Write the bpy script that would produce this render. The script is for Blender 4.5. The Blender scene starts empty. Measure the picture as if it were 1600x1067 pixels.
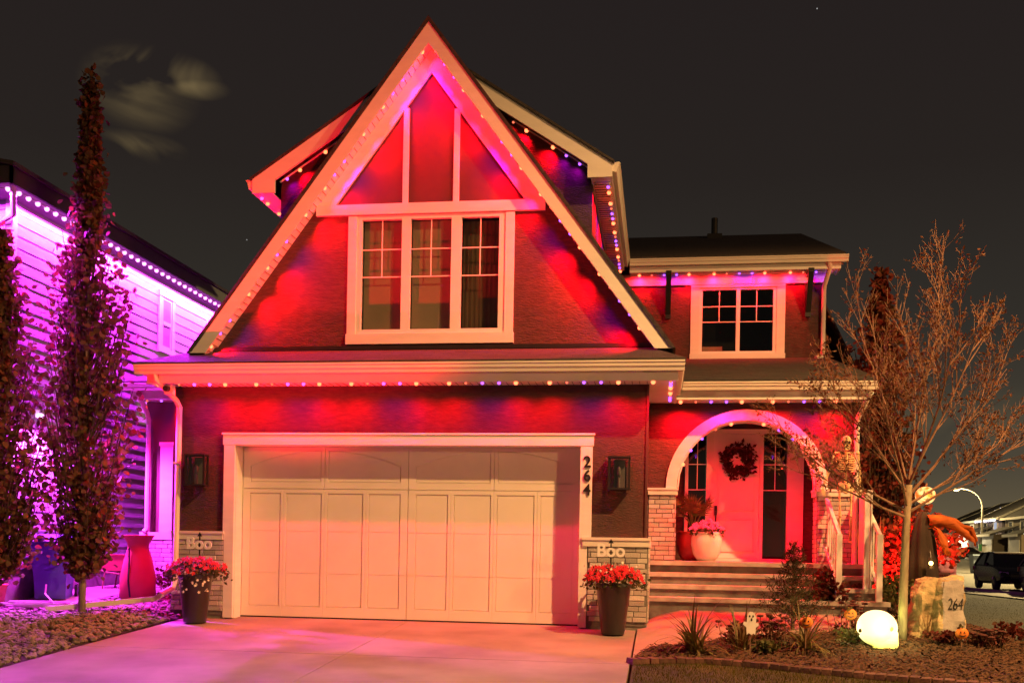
import bpy, bmesh, math, random
import numpy as np
from mathutils import Vector, Matrix
rad = math.radians
SC = bpy.context.scene
COL = SC.collection
RNG = random.Random(7)
NR = np.random.default_rng(11)

# ------------------------------------------------------------------ camera, sky, lamps, exposure
CAM_Z = 1.04
cam = bpy.data.objects.new("camera", bpy.data.cameras.new("camera"))
COL.objects.link(cam)
cam.data.sensor_width = 36.0
cam.data.lens = 36.0
cam.data.shift_y = (860.0 - 533.5) / 1600.0
cam.data.clip_end = 3000
cam.matrix_world = (Matrix.Translation((0, 0, CAM_Z)) @ Matrix.Rotation(rad(8.25), 4, 'Z')
                    @ Matrix.Rotation(rad(90), 4, 'X') @ Matrix.Rotation(rad(1.04), 4, 'Z'))
SC.camera = cam

SC.view_settings.view_transform = 'Standard'
SC.view_settings.look = 'None'
SC.view_settings.exposure = 0.0
SC.view_settings.gamma = 1.0
SC.view_settings.use_curve_mapping = False
SC.cycles.use_denoising = True
SC.cycles.use_light_tree = True
SC.cycles.max_bounces = 6
SC.cycles.transparent_max_bounces = 12
SC.cycles.sample_clamp_indirect = 4.0
SC.cycles.caustics_reflective = False
SC.cycles.caustics_refractive = False

world = bpy.data.worlds.new("World")
SC.world = world
world.use_nodes = True
wt = world.node_tree
wt.nodes.clear()
def wn(t, **k):
    n = wt.nodes.new(t)
    for a, b in k.items():
        setattr(n, a, b)
    return n
w_out = wn('ShaderNodeOutputWorld'); w_bg = wn('ShaderNodeBackground')
w_tc = wn('ShaderNodeTexCoord'); w_sep = wn('ShaderNodeSeparateXYZ'); w_ramp = wn('ShaderNodeValToRGB')
wt.links.new(w_tc.outputs['Generated'], w_sep.inputs[0])
wt.links.new(w_sep.outputs['Z'], w_ramp.inputs[0])
el = w_ramp.color_ramp.elements
el[0].position = 0.0; el[0].color = (.15, .115, .060, 1)
el[1].position = 0.55; el[1].color = (.0170, .0125, .0128, 1)
for p_, c_ in ((.09, (.064, .054, .037, 1)), (.2, (.031, .027, .0215, 1)), (.34, (.0205, .0160, .0140, 1))):
    e_ = el.new(p_); e_.color = c_
def vmath(op, a, b=None):
    n = wn('ShaderNodeVectorMath', operation=op)
    for i, s in enumerate((a, b)):
        if s is None: continue
        if isinstance(s, (tuple, list)): n.inputs[i].default_value = s
        else: wt.links.new(s, n.inputs[i])
    return n
def smath(op, a, b=None, clamp=False):
    n = wn('ShaderNodeMath', operation=op, use_clamp=clamp)
    for i, s in enumerate((a, b)):
        if s is None: continue
        if isinstance(s, (int, float)): n.inputs[i].default_value = s
        else: wt.links.new(s, n.inputs[i])
    return n.outputs[0]
w_noise = wn('ShaderNodeTexNoise')
w_noise.inputs['Scale'].default_value = 7.5; w_noise.inputs['Detail'].default_value = 4; w_noise.inputs['Distortion'].default_value = 1.1
w_map = wn('ShaderNodeMapping'); w_map.inputs['Scale'].default_value = (1, 1, 1.7)
wt.links.new(w_tc.outputs['Generated'], w_map.inputs[0]); wt.links.new(w_map.outputs[0], w_noise.inputs['Vector'])
cloud = None
# (direction, half-widths, amount): the wisps of night cloud over the neighbour's roof and the thin veil low on the right
for d_, hw_, a_ in (((-.428, .811, .398), (.046, .06, .017), 2.0), ((-.408, .82, .392), (.032, .05, .010), 1.7), ((-.442, .811, .384), (.044, .05, .032), .75), ((-.450, .82, .341), (.036, .05, .012), 1.0),
                    ((.27, .955, .118), (.20, .2, .035), .30)):
    v = vmath('DIVIDE', vmath('SUBTRACT', w_tc.outputs['Generated'], d_).outputs[0], hw_)
    ln = vmath('LENGTH', v.outputs[0]).outputs['Value']
    m = smath('SUBTRACT', 1.15, ln, True)
    nz = smath('MULTIPLY', smath('SUBTRACT', w_noise.outputs['Fac'], .40), 3.2, True)
    m = smath('MULTIPLY', smath('MULTIPLY', smath('POWER', m, 1.3), nz), a_, True)
    cloud = m if cloud is None else smath('MAXIMUM', cloud, m)
w_mix = wn('ShaderNodeMixRGB'); w_mix.inputs[2].default_value = (.215, .155, .070, 1)
wt.links.new(cloud, w_mix.inputs[0]); wt.links.new(w_ramp.outputs[0], w_mix.inputs[1])
w_vor = wn('ShaderNodeTexVoronoi'); w_vor.inputs['Scale'].default_value = 24
wt.links.new(w_tc.outputs['Generated'], w_vor.inputs['Vector'])
star = smath('LESS_THAN', w_vor.outputs['Distance'], .021)
w_wn = wn('ShaderNodeTexWhiteNoise'); wt.links.new(w_vor.outputs['Color'], w_wn.inputs['Vector'])
star = smath('MULTIPLY', star, smath('MULTIPLY', smath('POWER', w_wn.outputs['Value'], 1.6), .50))
w_add = wn('ShaderNodeMixRGB', blend_type='ADD'); w_add.inputs[0].default_value = 1
wt.links.new(w_mix.outputs[0], w_add.inputs[1]); wt.links.new(star, w_add.inputs[2])
wt.links.new(w_add.outputs[0], w_bg.inputs[0]); w_bg.inputs[1].default_value = 1.0
wt.links.new(w_bg.outputs[0], w_out.inputs[0])

def lamp(name, kind, loc, color, watts, radius=.1, target=None, **k):
    d = bpy.data.lights.new(name, kind)
    d.color = color; d.energy = watts
    if kind == 'AREA':
        d.shape = 'DISK'; d.size = radius
    else:
        d.shadow_soft_size = radius
    for a, b in k.items():
        setattr(d, a, b)
    o = bpy.data.objects.new(name, d); COL.objects.link(o); o.location = loc
    if target is not None:
        o.rotation_euler = (Vector(target) - Vector(loc)).to_track_quat('-Z', 'Y').to_euler()
    return o
WARM = (1.0, .48, .16)
# the street lamp of the corner (above and to the right of the picture)
lamp("street_lamp_light", 'SPOT', (9.0, 5.9, 14.1), WARM, 31000, .2, (5.0, 9.0, 0.0), spot_size=rad(108), spot_blend=1.0)
# the next street lamp, low and farther down the street on the right
lamp("street_lamp_light", 'POINT', (25.0, -9.0, 7.2), WARM, 13500, .2)
# the red floodlight standing in the rock bed to the left of the picture
lamp("red_floodlight_light", 'SPOT', (-6.95, 10.4, .02), (1, .008, .02), 5200, .05, (-4.5, 14, 6.0), spot_size=rad(56), spot_blend=.7)

# ------------------------------------------------------------------ helpers
WL = {}
def tag(o, label=None, cat=None, group=None, kind=None):
    if label: o['label'] = label
    if cat: o['category'] = cat
    if group: o['group'] = group
    if kind: o['kind'] = kind
    return o
def thing(name, label, cat, loc=(0, 0, 0), rz=0.0, group=None):
    o = bpy.data.objects.new(name, None); COL.objects.link(o)
    o.empty_display_size = .1
    o.location = loc; o.rotation_euler = (0, 0, rz)
    WL[o.name] = Vector(loc)
    return tag(o, label, cat, group)
def sm(t):
    t = max(0.0, min(1.0, t)); return t * t * (3 - 2 * t)

STUFF = {'flower_heads', 'stems', 'foliage', 'leaves', 'last_leaves', 'needles', 'red_blossoms', 'white_blossoms', 'pink_blossoms', 'blades', 'seed_heads', 'fronds', 'soffit_groove', 'crown', 'branches'}
class MB:
    def __init__(s): s.v = []; s.f = []
    def add(s, vs, fs):
        b = len(s.v); s.v.extend(tuple(v) for v in vs); s.f.extend(tuple(i + b for i in f) for f in fs); return s
    def box(s, x0, x1, y0, y1, z0, z1):
        return s.add([(x0, y0, z0), (x1, y0, z0), (x1, y1, z0), (x0, y1, z0), (x0, y0, z1), (x1, y0, z1), (x1, y1, z1), (x0, y1, z1)],
                     [(3, 2, 1, 0), (4, 5, 6, 7), (0, 1, 5, 4), (1, 2, 6, 5), (2, 3, 7, 6), (3, 0, 4, 7)])
    def ext(s, a, b):          # two matching outlines bridged
        n = len(a)
        return s.add(list(a) + list(b), [tuple(range(n)), tuple(range(2 * n - 1, n - 1, -1))] + [(i, i + n, (i + 1) % n + n, (i + 1) % n) for i in range(n)])
    def pxz(s, poly, y0, y1): return s.ext([(x, y0, z) for x, z in poly], [(x, y1, z) for x, z in poly])
    def pyz(s, poly, x0, x1): return s.ext([(x0, y, z) for y, z in poly], [(x1, y, z) for y, z in poly])
    def pxy(s, poly, z0, z1): return s.ext([(x, y, z0) for x, y in poly], [(x, y, z1) for x, y in poly])
    def slab(s, quad, t):      # a sloping sheet with its thickness below it
        return s.ext(quad, [(x, y, z - t) for x, y, z in quad])
    def bar(s, a, b, w, h):    # a square bar between two points
        a, b = Vector(a), Vector(b); d = (b - a).normalized()
        up = Vector((0, 0, 1)) if abs(d.z) < .95 else Vector((0, 1, 0))
        u = d.cross(up).normalized(); n = u.cross(d)
        o = [u * w / 2 + n * h / 2, -u * w / 2 + n * h / 2, -u * w / 2 - n * h / 2, u * w / 2 - n * h / 2]
        return s.ext([a + q for q in o], [b + q for q in o])
    def tube(s, pts, r, n=8, closed=False):
        pts = [Vector(p) for p in pts]; m = len(pts)
        rs = r if isinstance(r, (list, tuple)) else [r] * m
        b = len(s.v); u = None
        for i, p in enumerate(pts):
            d = (pts[(i + 1) % m] - pts[i - 1]) if closed else (pts[min(i + 1, m - 1)] - pts[max(i - 1, 0)])
            d = d.normalized() if d.length > 1e-9 else Vector((0, 0, 1))
            if u is None:
                u = d.cross(Vector((.3, .2, 1)).normalized() if abs(d.z) < .9 else Vector((1, .1, 0))).normalized()
            else:
                u = (u - d * u.dot(d)).normalized()
            w = d.cross(u)
            for k in range(n):
                a = 2 * math.pi * k / n
                s.v.append(tuple(p + (u * math.cos(a) + w * math.sin(a)) * rs[i]))
        for i in range(m if closed else m - 1):
            j = (i + 1) % m
            for k in range(n):
                s.f.append((b + i * n + k, b + i * n + (k + 1) % n, b + j * n + (k + 1) % n, b + j * n + k))
        if not closed:
            s.f.append(tuple(b + k for k in range(n - 1, -1, -1))); s.f.append(tuple(b + (m - 1) * n + k for k in range(n)))
        return s
    def lathe(s, prof, c=(0, 0, 0), n=20, sx=1, sy=1, flute=0, nf=0):
        b = len(s.v)
        for r, z in prof:
            for k in range(n):
                a = 2 * math.pi * k / n
                q = r * (1 + (flute * math.cos(nf * a) if nf else 0))
                s.v.append((c[0] + q * math.cos(a) * sx, c[1] + q * math.sin(a) * sy, c[2] + z))
        for i in range(len(prof) - 1):
            for k in range(n):
                s.f.append((b + i * n + k, b + i * n + (k + 1) % n, b + (i + 1) * n + (k + 1) % n, b + (i + 1) * n + k))
        s.f.append(tuple(b + k for k in range(n - 1, -1, -1))); s.f.append(tuple(b + (len(prof) - 1) * n + k for k in range(n)))
        return s
    def ball(s, c, r, nu=12, nv=8, fn=None):
        rx, ry, rz = r if isinstance(r, (tuple, list)) else (r, r, r)
        b = len(s.v)
        for i in range(1, nv):
            t = math.pi * i / nv
            for k in range(nu):
                a = 2 * math.pi * k / nu
                d = Vector((math.sin(t) * math.cos(a), math.sin(t) * math.sin(a), math.cos(t)))
                q = fn(d) if fn else 1
                s.v.append((c[0] + rx * d.x * q, c[1] + ry * d.y * q, c[2] + rz * d.z * q))
        q = fn(Vector((0, 0, 1))) if fn else 1; s.v.append((c[0], c[1], c[2] + rz * q)); t_ = len(s.v) - 1
        q = fn(Vector((0, 0, -1))) if fn else 1; s.v.append((c[0], c[1], c[2] - rz * q)); u_ = len(s.v) - 1
        for i in range(nv - 2):
            for k in range(nu):
                s.f.append((b + i * nu + k, b + (i + 1) * nu + k, b + (i + 1) * nu + (k + 1) % nu, b + i * nu + (k + 1) % nu))
        for k in range(nu):
            s.f.append((t_, b + k, b + (k + 1) % nu)); e = b + (nv - 2) * nu
            s.f.append((u_, e + (k + 1) % nu, e + k))
        return s
    def loft(s, secs):         # closed cross sections with equal counts
        b = len(s.v); n = len(secs[0])
        for q in secs: s.v.extend(tuple(p) for p in q)
        for i in range(len(secs) - 1):
            for k in range(n):
                s.f.append((b + i * n + k, b + i * n + (k + 1) % n, b + (i + 1) * n + (k + 1) % n, b + (i + 1) * n + k))
        s.f.append(tuple(b + k for k in range(n - 1, -1, -1))); e = b + (len(secs) - 1) * n
        s.f.append(tuple(e + k for k in range(n)))
        return s
    def leaves(s, C, size, n=1, up=0.0, asp=.75, fold=.25):
        # flat pointed leaves: C is an (N,3) array of places
        C = np.asarray(C, float); N = len(C)
        d = NR.normal(size=(N, 3)); d[:, 2] += up; d /= np.linalg.norm(d, axis=1)[:, None]
        e = NR.normal(size=(N, 3)); e -= d * (e * d).sum(1)[:, None]; e /= np.linalg.norm(e, axis=1)[:, None]
        nn = np.cross(d, e)
        L = size * NR.uniform(.65, 1.25, N)[:, None]; W = L * asp
        if asp > .7:
            P = [C, C + d * L * .22 + e * W * .42 + nn * L * fold * .3, C + d * L * .62 + e * W * .44 + nn * L * fold * .3, C + d * L, C + d * L * .62 - e * W * .44 + nn * L * fold * .3, C + d * L * .22 - e * W * .42 + nn * L * fold * .3]
        else:
            P = [C, C + d * L * .5 + e * W * .5 + nn * L * fold * .5, C + d * L, C + d * L * .5 - e * W * .5 + nn * L * fold * .5]
        b = len(s.v); k = len(P); A = np.stack(P, 1).reshape(-1, 3)
        s.v.extend(map(tuple, A.tolist()))
        s.f.extend(tuple(range(b + k * i, b + k * i + k)) for i in range(N))
        return s
    def build(s, name, mat, parent=None, smooth=False, local=False, fix=True, angle=None):
        me = bpy.data.meshes.new(name)
        off = Vector((0, 0, 0)) if (parent is None or local) else WL[parent.name]
        me.from_pydata([(x - off.x, y - off.y, z - off.z) for x, y, z in s.v], [], s.f)
        if fix and len(s.f) < 60000:
            bm = bmesh.new(); bm.from_mesh(me); bmesh.ops.recalc_face_normals(bm, faces=bm.faces); bm.to_mesh(me); bm.free()
        if smooth:
            me.polygons.foreach_set('use_smooth', [True] * len(me.polygons))
            if angle: me.set_sharp_from_angle(angle=rad(angle))
        o = bpy.data.objects.new(name, me); COL.objects.link(o)
        if mat is not None: me.materials.append(mat)
        if name in STUFF: o['kind'] = 'stuff'
        if parent is not None:
            o.parent = parent; WL[o.name] = WL[parent.name]
        else:
            WL[o.name] = Vector((0, 0, 0))
        return o
def put(name, me, loc, parent, scale=(1, 1, 1), rot=(0, 0, 0), local=False):   # another object on a shared mesh
    o = bpy.data.objects.new(name, me); COL.objects.link(o)
    o.location = Vector(loc) - (Vector((0, 0, 0)) if (local or parent is None) else WL[parent.name]); o.scale = scale; o.rotation_euler = rot
    if parent is not None: o.parent = parent
    WL[o.name] = Vector(loc)
    return o
def mesh_only(mb, name, mat, smooth=False):
    o = mb.build(name, mat, smooth=smooth); me = o.data; bpy.data.objects.remove(o); return me
def text(name, body, size, loc, rot, mat, parent=None, extrude=.004, sx=1.0, bold=0.0, shear=0.0):
    cu = bpy.data.curves.new(name, 'FONT'); cu.body = body; cu.size = size; cu.extrude = extrude; cu.offset = bold
    cu.align_x = 'CENTER'; cu.align_y = 'CENTER'; cu.shear = shear
    tmp = bpy.data.objects.new(name, cu); COL.objects.link(tmp)
    me = bpy.data.meshes.new_from_object(tmp.evaluated_get(bpy.context.evaluated_depsgraph_get()))
    bpy.data.objects.remove(tmp); me.materials.clear(); me.materials.append(mat)
    o = bpy.data.objects.new(name, me); COL.objects.link(o)
    o.location = Vector(loc) - (WL[parent.name] if parent else Vector((0, 0, 0))); o.rotation_euler = rot; o.scale = (sx, 1, 1)
    if parent: o.parent = parent
    return o

# ------------------------------------------------------------------ materials
def mat(name, col, rough=.6, var=.12, vscale=6.0, bump=0.0, bscale=40.0, stretch=(1, 1, 1), metal=0.0, spec=.4, emit=None, estr=0.0, col2=None, detail=4, rnd=0.0, transl=0.0, obj=False, bdist=.02):
    m = bpy.data.materials.new(name); m.use_nodes = True
    t = m.node_tree; p = t.nodes['Principled BSDF']
    p.inputs['Roughness'].default_value = rough; p.inputs['Metallic'].default_value = metal
    p.inputs['Specular IOR Level'].default_value = spec
    tc = t.nodes.new('ShaderNodeTexCoord'); mp = t.nodes.new('ShaderNodeMapping'); mp.inputs['Scale'].default_value = stretch
    t.links.new(tc.outputs['Object'], mp.inputs[0])
    no = t.nodes.new('ShaderNodeTexNoise'); no.inputs['Scale'].default_value = vscale; no.inputs['Detail'].default_value = detail
    t.links.new(mp.outputs[0], no.inputs['Vector'])
    rp = t.nodes.new('ShaderNodeValToRGB'); e = rp.color_ramp.elements
    c2 = col2 or tuple(min(1, c * (1 + var)) for c in col); c1 = col if col2 else tuple(c * (1 - var) for c in col)
    e[0].position = .32; e[0].color = (*c1, 1); e[1].position = .68; e[1].color = (*c2, 1)
    t.links.new(no.outputs['Fac'], rp.inputs[0]); src = rp.outputs[0]
    if rnd:
        oi = t.nodes.new('ShaderNodeObjectInfo'); mr = t.nodes.new('ShaderNodeMapRange')
        mr.inputs['To Min'].default_value = 1 - rnd; mr.inputs['To Max'].default_value = 1 + rnd * .4
        t.links.new(oi.outputs['Random'], mr.inputs['Value'])
        mx = t.nodes.new('ShaderNodeVectorMath'); mx.operation = 'SCALE'
        t.links.new(src, mx.inputs[0]); t.links.new(mr.outputs[0], mx.inputs['Scale']); src = mx.outputs[0]
    t.links.new(src, p.inputs['Base Color'])
    if bump:
        nb = t.nodes.new('ShaderNodeTexNoise'); nb.inputs['Scale'].default_value = bscale; nb.inputs['Detail'].default_value = 5
        t.links.new(mp.outputs[0], nb.inputs['Vector'])
        bp = t.nodes.new('ShaderNodeBump'); bp.inputs['Strength'].default_value = bump; bp.inputs['Distance'].default_value = bdist
        t.links.new(nb.outputs['Fac'], bp.inputs['Height']); t.links.new(bp.outputs[0], p.inputs['Normal'])
    if emit:
        p.inputs['Emission Color'].default_value = (*emit, 1); p.inputs['Emission Strength'].default_value = estr
    if transl:
        tr = t.nodes.new('ShaderNodeBsdfTranslucent'); t.links.new(src, tr.inputs['Color'])
        mi = t.nodes.new('ShaderNodeMixShader'); mi.inputs[0].default_value = transl
        t.links.new(p.outputs[0], mi.inputs[1]); t.links.new(tr.outputs[0], mi.inputs[2])
        t.links.new(mi.outputs[0], t.nodes['Material Output'].inputs['Surface'])
    return m
def glow(name, col, strength, sample=False):
    m = bpy.data.materials.new(name); m.use_nodes = True; t = m.node_tree; t.nodes.clear()
    e = t.nodes.new('ShaderNodeEmission'); e.inputs[0].default_value = (*col, 1); e.inputs[1].default_value = strength
    o = t.nodes.new('ShaderNodeOutputMaterial'); t.links.new(e.outputs[0], o.inputs[0])
    if not sample: m.cycles.emission_sampling = 'NONE'
    return m
def glass(name, tint=(.9, .9, .9), refl=1.0):
    m = bpy.data.materials.new(name); m.use_nodes = True; t = m.node_tree; t.nodes.clear()
    tr = t.nodes.new('ShaderNodeBsdfTransparent'); tr.inputs[0].default_value = (*tint, 1)
    gl = t.nodes.new('ShaderNodeBsdfGlossy'); gl.inputs['Roughness'].default_value = .02
    lw = t.nodes.new('ShaderNodeLayerWeight'); fr = t.nodes.new('ShaderNodeMath'); fr.operation = 'POWER'; fr.inputs[1].default_value = 4.0
    t.links.new(lw.outputs['Facing'], fr.inputs[0])
    mu = t.nodes.new('ShaderNodeMath'); mu.operation = 'MULTIPLY_ADD'; mu.inputs[1].default_value = .8; mu.inputs[2].default_value = .06 * refl; mu.use_clamp = True
    mx = t.nodes.new('ShaderNodeMixShader'); o = t.nodes.new('ShaderNodeOutputMaterial')
    t.links.new(fr.outputs[0], mu.inputs[0]); t.links.new(mu.outputs[0], mx.inputs[0])
    t.links.new(tr.outputs[0], mx.inputs[1]); t.links.new(gl.outputs[0], mx.inputs[2]); t.links.new(mx.outputs[0], o.inputs[0])
    return m
def shingles(name, col):
    m = mat(name, col, .85, .35, 18, .35, 160)
    t = m.node_tree; p = t.nodes['Principled BSDF']
    tc = [n for n in t.nodes if n.type == 'TEX_COORD'][0]
    sp = t.nodes.new('ShaderNodeSeparateXYZ'); cb = t.nodes.new('ShaderNodeCombineXYZ'); ad = t.nodes.new('ShaderNodeMath'); ad.operation = 'ADD'
    t.links.new(tc.outputs['Object'], sp.inputs[0]); t.links.new(sp.outputs['Y'], ad.inputs[0]); t.links.new(sp.outputs['Z'], ad.inputs[1])
    t.links.new(sp.outputs['X'], cb.inputs['X']); t.links.new(ad.outputs[0], cb.inputs['Y'])
    br = t.nodes.new('ShaderNodeTexBrick'); br.inputs['Scale'].default_value = 1; br.inputs['Brick Width'].default_value = .3
    br.inputs['Row Height'].default_value = .15; br.inputs['Mortar Size'].default_value = .008
    br.inputs['Color1'].default_value = (*[c * .7 for c in col], 1); br.inputs['Color2'].default_value = (*[c * 1.4 for c in col], 1); br.inputs['Mortar'].default_value = (*[c * .4 for c in col], 1)
    t.links.new(cb.outputs[0], br.inputs['Vector'])
    mx = t.nodes.new('ShaderNodeMixRGB'); mx.inputs[0].default_value = .6
    old = p.inputs['Base Color'].links[0].from_socket
    t.links.new(old, mx.inputs[1]); t.links.new(br.outputs['Color'], mx.inputs[2]); t.links.new(mx.outputs[0], p.inputs['Base Color'])
    return m

M = dict(
    stucco=mat('dark_stucco', (.060, .030, .024), .78, .22, 3, .55, 9, (2.2, 2.2, 9), bdist=.03),
    panel=mat('smooth_dark_panel', (.062, .028, .024), .72, .08, 3, .05, 30),
    trim=mat('white_painted_trim', (.72, .70, .66), .5, .05, 2.5, .06, 60, (1, 1, 4)),
    door=mat('white_garage_door', (.72, .69, .62), .5, .04, 2, .03, 80),
    vinyl=mat('white_vinyl', (.76, .75, .73), .4, .04, 3),
    gutter=mat('white_gutter_metal', (.70, .67, .60), .38, .05, 2, spec=.5),
    shingle=shingles('dark_shingles', (.040, .036, .034)),
    black=mat('black_metal', (.015, .015, .016), .4, .2, 10, spec=.5),
    lantern_grey=mat('lantern_inside_grey', (.16, .15, .15), .35, .1, 5),  # back plate's grey stands in for the pale reflection on the lantern glass
    mortar=mat('pale_mortar', (.16, .15, .14), .95, .2, 30, .4, 120),
    brick=mat('whitewashed_brick', (.56, .53, .49), .85, .22, 14, .55, 60, rnd=.42),
    capstone=mat('pale_cap_board', (.66, .63, .57), .6, .06, 4, .08, 50),
    concrete=mat('driveway_concrete', (.235, .20, .18), .72, .26, 1.1, .18, 220, detail=8, bdist=.006),
    walk=mat('walkway_concrete', (.25, .20, .18), .75, .12, 2.2, .2, 200, detail=8, bdist=.006),
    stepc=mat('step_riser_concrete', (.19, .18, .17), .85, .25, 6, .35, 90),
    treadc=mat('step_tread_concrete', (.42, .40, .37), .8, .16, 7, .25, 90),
    glass=glass('window_glass'),
    darkroom=mat('dark_room', (.02, .018, .016), .9, .1),
    blind=mat('beige_roller_blind', (.33, .285, .18), .8, .05, 1.5, .03, 200),
    curtain=mat('brown_curtain', (.11, .075, .035), .85, .1, 3),
    led_red=glow('lit_red_bulb', (1, .13, .045), 5.2),
    led_dim=glow('lit_small_amber_bulb', (1, .15, .07), 1.8),
    led_violet=glow('lit_violet_bulb', (.34, .08, 1.0), 3.2),
    led_pink=glow('lit_magenta_bulb', (1, .30, 1.0), 3.5),
    led_white=glow('lit_white_bulb', (.9, .8, 1.0), 5.0),
    siding=mat('pale_siding', (.27, .27, .29), .6, .06, 3, .12, 50, (1, 1, 6)),
    ntrim=mat('neighbour_trim', (.50, .50, .52), .5, .05, 3),
    nroof=mat('neighbour_soffit', (.30, .28, .30), .7, .1, 3),
    bark=mat('pale_bark', (.24, .20, .13), .85, .3, 20, .5, 50, (1, 1, .25)),
    twig=mat('brown_twig', (.20, .115, .075), .85, .25, 20),
    darktwig=mat('dark_twig', (.055, .035, .025), .9, .25, 20),
    nfascia=mat('neighbour_dark_fascia', (.035, .03, .035), .6, .1, 3),
    soil=mat('dark_soil', (.035, .024, .017), .95, .4, 20, .6, 60),
    mulch=mat('bark_mulch', (.035, .019, .011), .95, .3, 9, .3, 60, col2=(.115, .062, .032)),
    rock=mat('river_rock', (.075, .062, .055), .85, .3, 4, .4, 30, col2=(.21, .18, .15)),
    lawn=mat('lawn', (.022, .022, .006), .9, .3, 2.5, .5, 60, col2=(.050, .044, .010)),
    blade=mat('grass_blade', (.030, .032, .003), .9, .3, 1.2, col2=(.085, .076, .007), transl=.1, spec=.05),
    asphalt=mat('asphalt', (.06, .058, .055), .85, .2, 3, .3, 150),
    earth=mat('ground_earth', (.05, .045, .035), .95, .3, 3),
)
# ------------------------------------------------------------------ terrain
def it(y, xs, zs): return float(np.interp(y, xs, zs))
def gz(x, y):
    d = it(y, [-60, -6, 0, 14, 40], [-1.35, -1.35, -.945, 0.0, 0.0])
    r = it(y, [-60, -6, 0, 12.6, 14.85, 20, 26, 44, 60, 150, 400], [-1.35, -1.35, -.94, -.10, .22, .22, -.05, -.27, -.30, 1.45, 1.45])
    f = it(y, [-60, -6, 0, 10, 14, 20, 26, 44, 60, 150, 400], [-1.35, -1.35, -.90, -.32, -.12, -.10, -.15, -.27, -.30, 1.45, 1.45])
    l = it(y, [-60, -6, 0, 9.7, 12, 14, 16, 20, 400], [-1.35, -1.35, -.93, -.29, -.10, .08, .25, .32, .32])
    r = r + (f - r) * sm((x - 3.3) / 2.2)
    z = d + (r - d) * sm((x + .3) / .5)
    return z + (l - z) * sm((-6.75 - x) / .5)
xs = sorted(set([-600, -300, -150, -80, -50, -30, -20, -15, -12] + [round(-11 + .35 * i, 2) for i in range(58)] + [10, 11, 12, 13, 14, 16, 18, 21, 25, 30, 40, 60, 90, 150, 300, 700]))
ys = sorted(set([-60, -30, -15, -6, 0, 4, 7] + [round(8 + .35 * i, 2) for i in range(40)] + [23, 26, 30, 35, 40, 44, 50, 60, 75, 90, 110, 130, 150, 200, 400, 900]))
g = MB(); g.v = [(x, y, gz(x, y) - (.05 if -6.9 < x < 5 and y < 15 else .02)) for y in ys for x in xs]
nx = len(xs)
g.f = [(j * nx + i, j * nx + i + 1, (j + 1) * nx + i + 1, (j + 1) * nx + i) for j in range(len(ys) - 1) for i in range(nx - 1)]
tag(g.build('ground', M['earth'], smooth=True, fix=False), 'dark earth under the gardens and streets', kind='structure')

def sheet(name, mat_, poly, dz, step=.3, kind='structure', label=None):
    """a sheet lying on the ground inside the outline poly (x, y), draped on gz"""
    bm = bmesh.new()
    vs = [bm.verts.new((x, y, 0)) for x, y in poly]; bm.faces.new(vs)
    x0, x1 = min(p[0] for p in poly), max(p[0] for p in poly); y0, y1 = min(p[1] for p in poly), max(p[1] for p in poly)
    for ax, a, b in ((0, x0, x1), (1, y0, y1)):
        k = a + step
        while k < b - 1e-6:
            n = (1, 0, 0) if ax == 0 else (0, 1, 0); c = (k, 0, 0) if ax == 0 else (0, k, 0)
            bmesh.ops.bisect_plane(bm, geom=bm.verts[:] + bm.edges[:] + bm.faces[:], plane_co=c, plane_no=n); k += step
    for v in bm.verts: v.co.z = gz(v.co.x, v.co.y) + dz
    bmesh.ops.recalc_face_normals(bm, faces=bm.faces)
    if bm.faces and sum(f.normal.z for f in bm.faces) < 0: bmesh.ops.reverse_faces(bm, faces=bm.faces)
    me = bpy.data.meshes.new(name); bm.to_mesh(me); bm.free(); me.materials.append(mat_)
    me.polygons.foreach_set('use_smooth', [True] * len(me.polygons))
    o = bpy.data.objects.new(name, me); COL.objects.link(o); WL[o.name] = Vector((0, 0, 0))
    return tag(o, label, kind=kind)

# driveway: poured slabs with open joints
drive = sheet('driveway', M['earth'], [(-6.77, 3), (-.31, 3), (-.31, 14.3), (-6.77, 14.3)], -.03, 1.5, label='concrete driveway sloping up to the garage door')
yb = [3.0, 5.6, 8.5, 11.25, 14.28]
for i in range(4):
    for xa, xb in ((-6.76, -3.545), (-3.535, -.315)):
        b = MB(); ya, yc = yb[i] + .006, yb[i + 1] - .006
        q = [(xa, ya, gz(xa, ya) + .012), (xb, ya, gz(xb, ya) + .012), (xb, yc, min(0, gz(xb, yc)) + .012), (xa, yc, min(0, gz(xa, yc)) + .012)]
        for k in range(4): q[k] = (q[k][0], q[k][1], -.0675 * (14 - min(14, q[k][1])) + .012)
        b.slab(q, .06).build('concrete_slab', M['concrete'], drive)
walk = sheet('walkway', M['walk'], [(-.29, 11.55), (-.1, 12.5), (.4, 12.8), (1.2, 13.3), (3.4, 14.1), (3.6, 15.1), (-.29, 15.1)], .015, .3, label='concrete walkway from the driveway to the porch steps')
EDGE = [(-.27, 11.30), (.1, 11.46), (.5, 11.52), (1.0, 11.40), (1.7, 11.10), (2.4, 10.85), (3.2, 10.6), (4.3, 10.4), (5.2, 10.6)]
BED = EDGE + [(5.0, 12), (4.6, 14), (4.4, 16.5), (5.2, 18), (5.2, 21), (3.3, 21), (3.55, 15.0), (3.4, 14.1), (1.2, 13.3), (.4, 12.8), (-.1, 12.5), (-.27, 11.6)]
sheet('mulch_bed', M['soil'], BED, .02, .3, label='dark planting bed between walkway and lawn')
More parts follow.
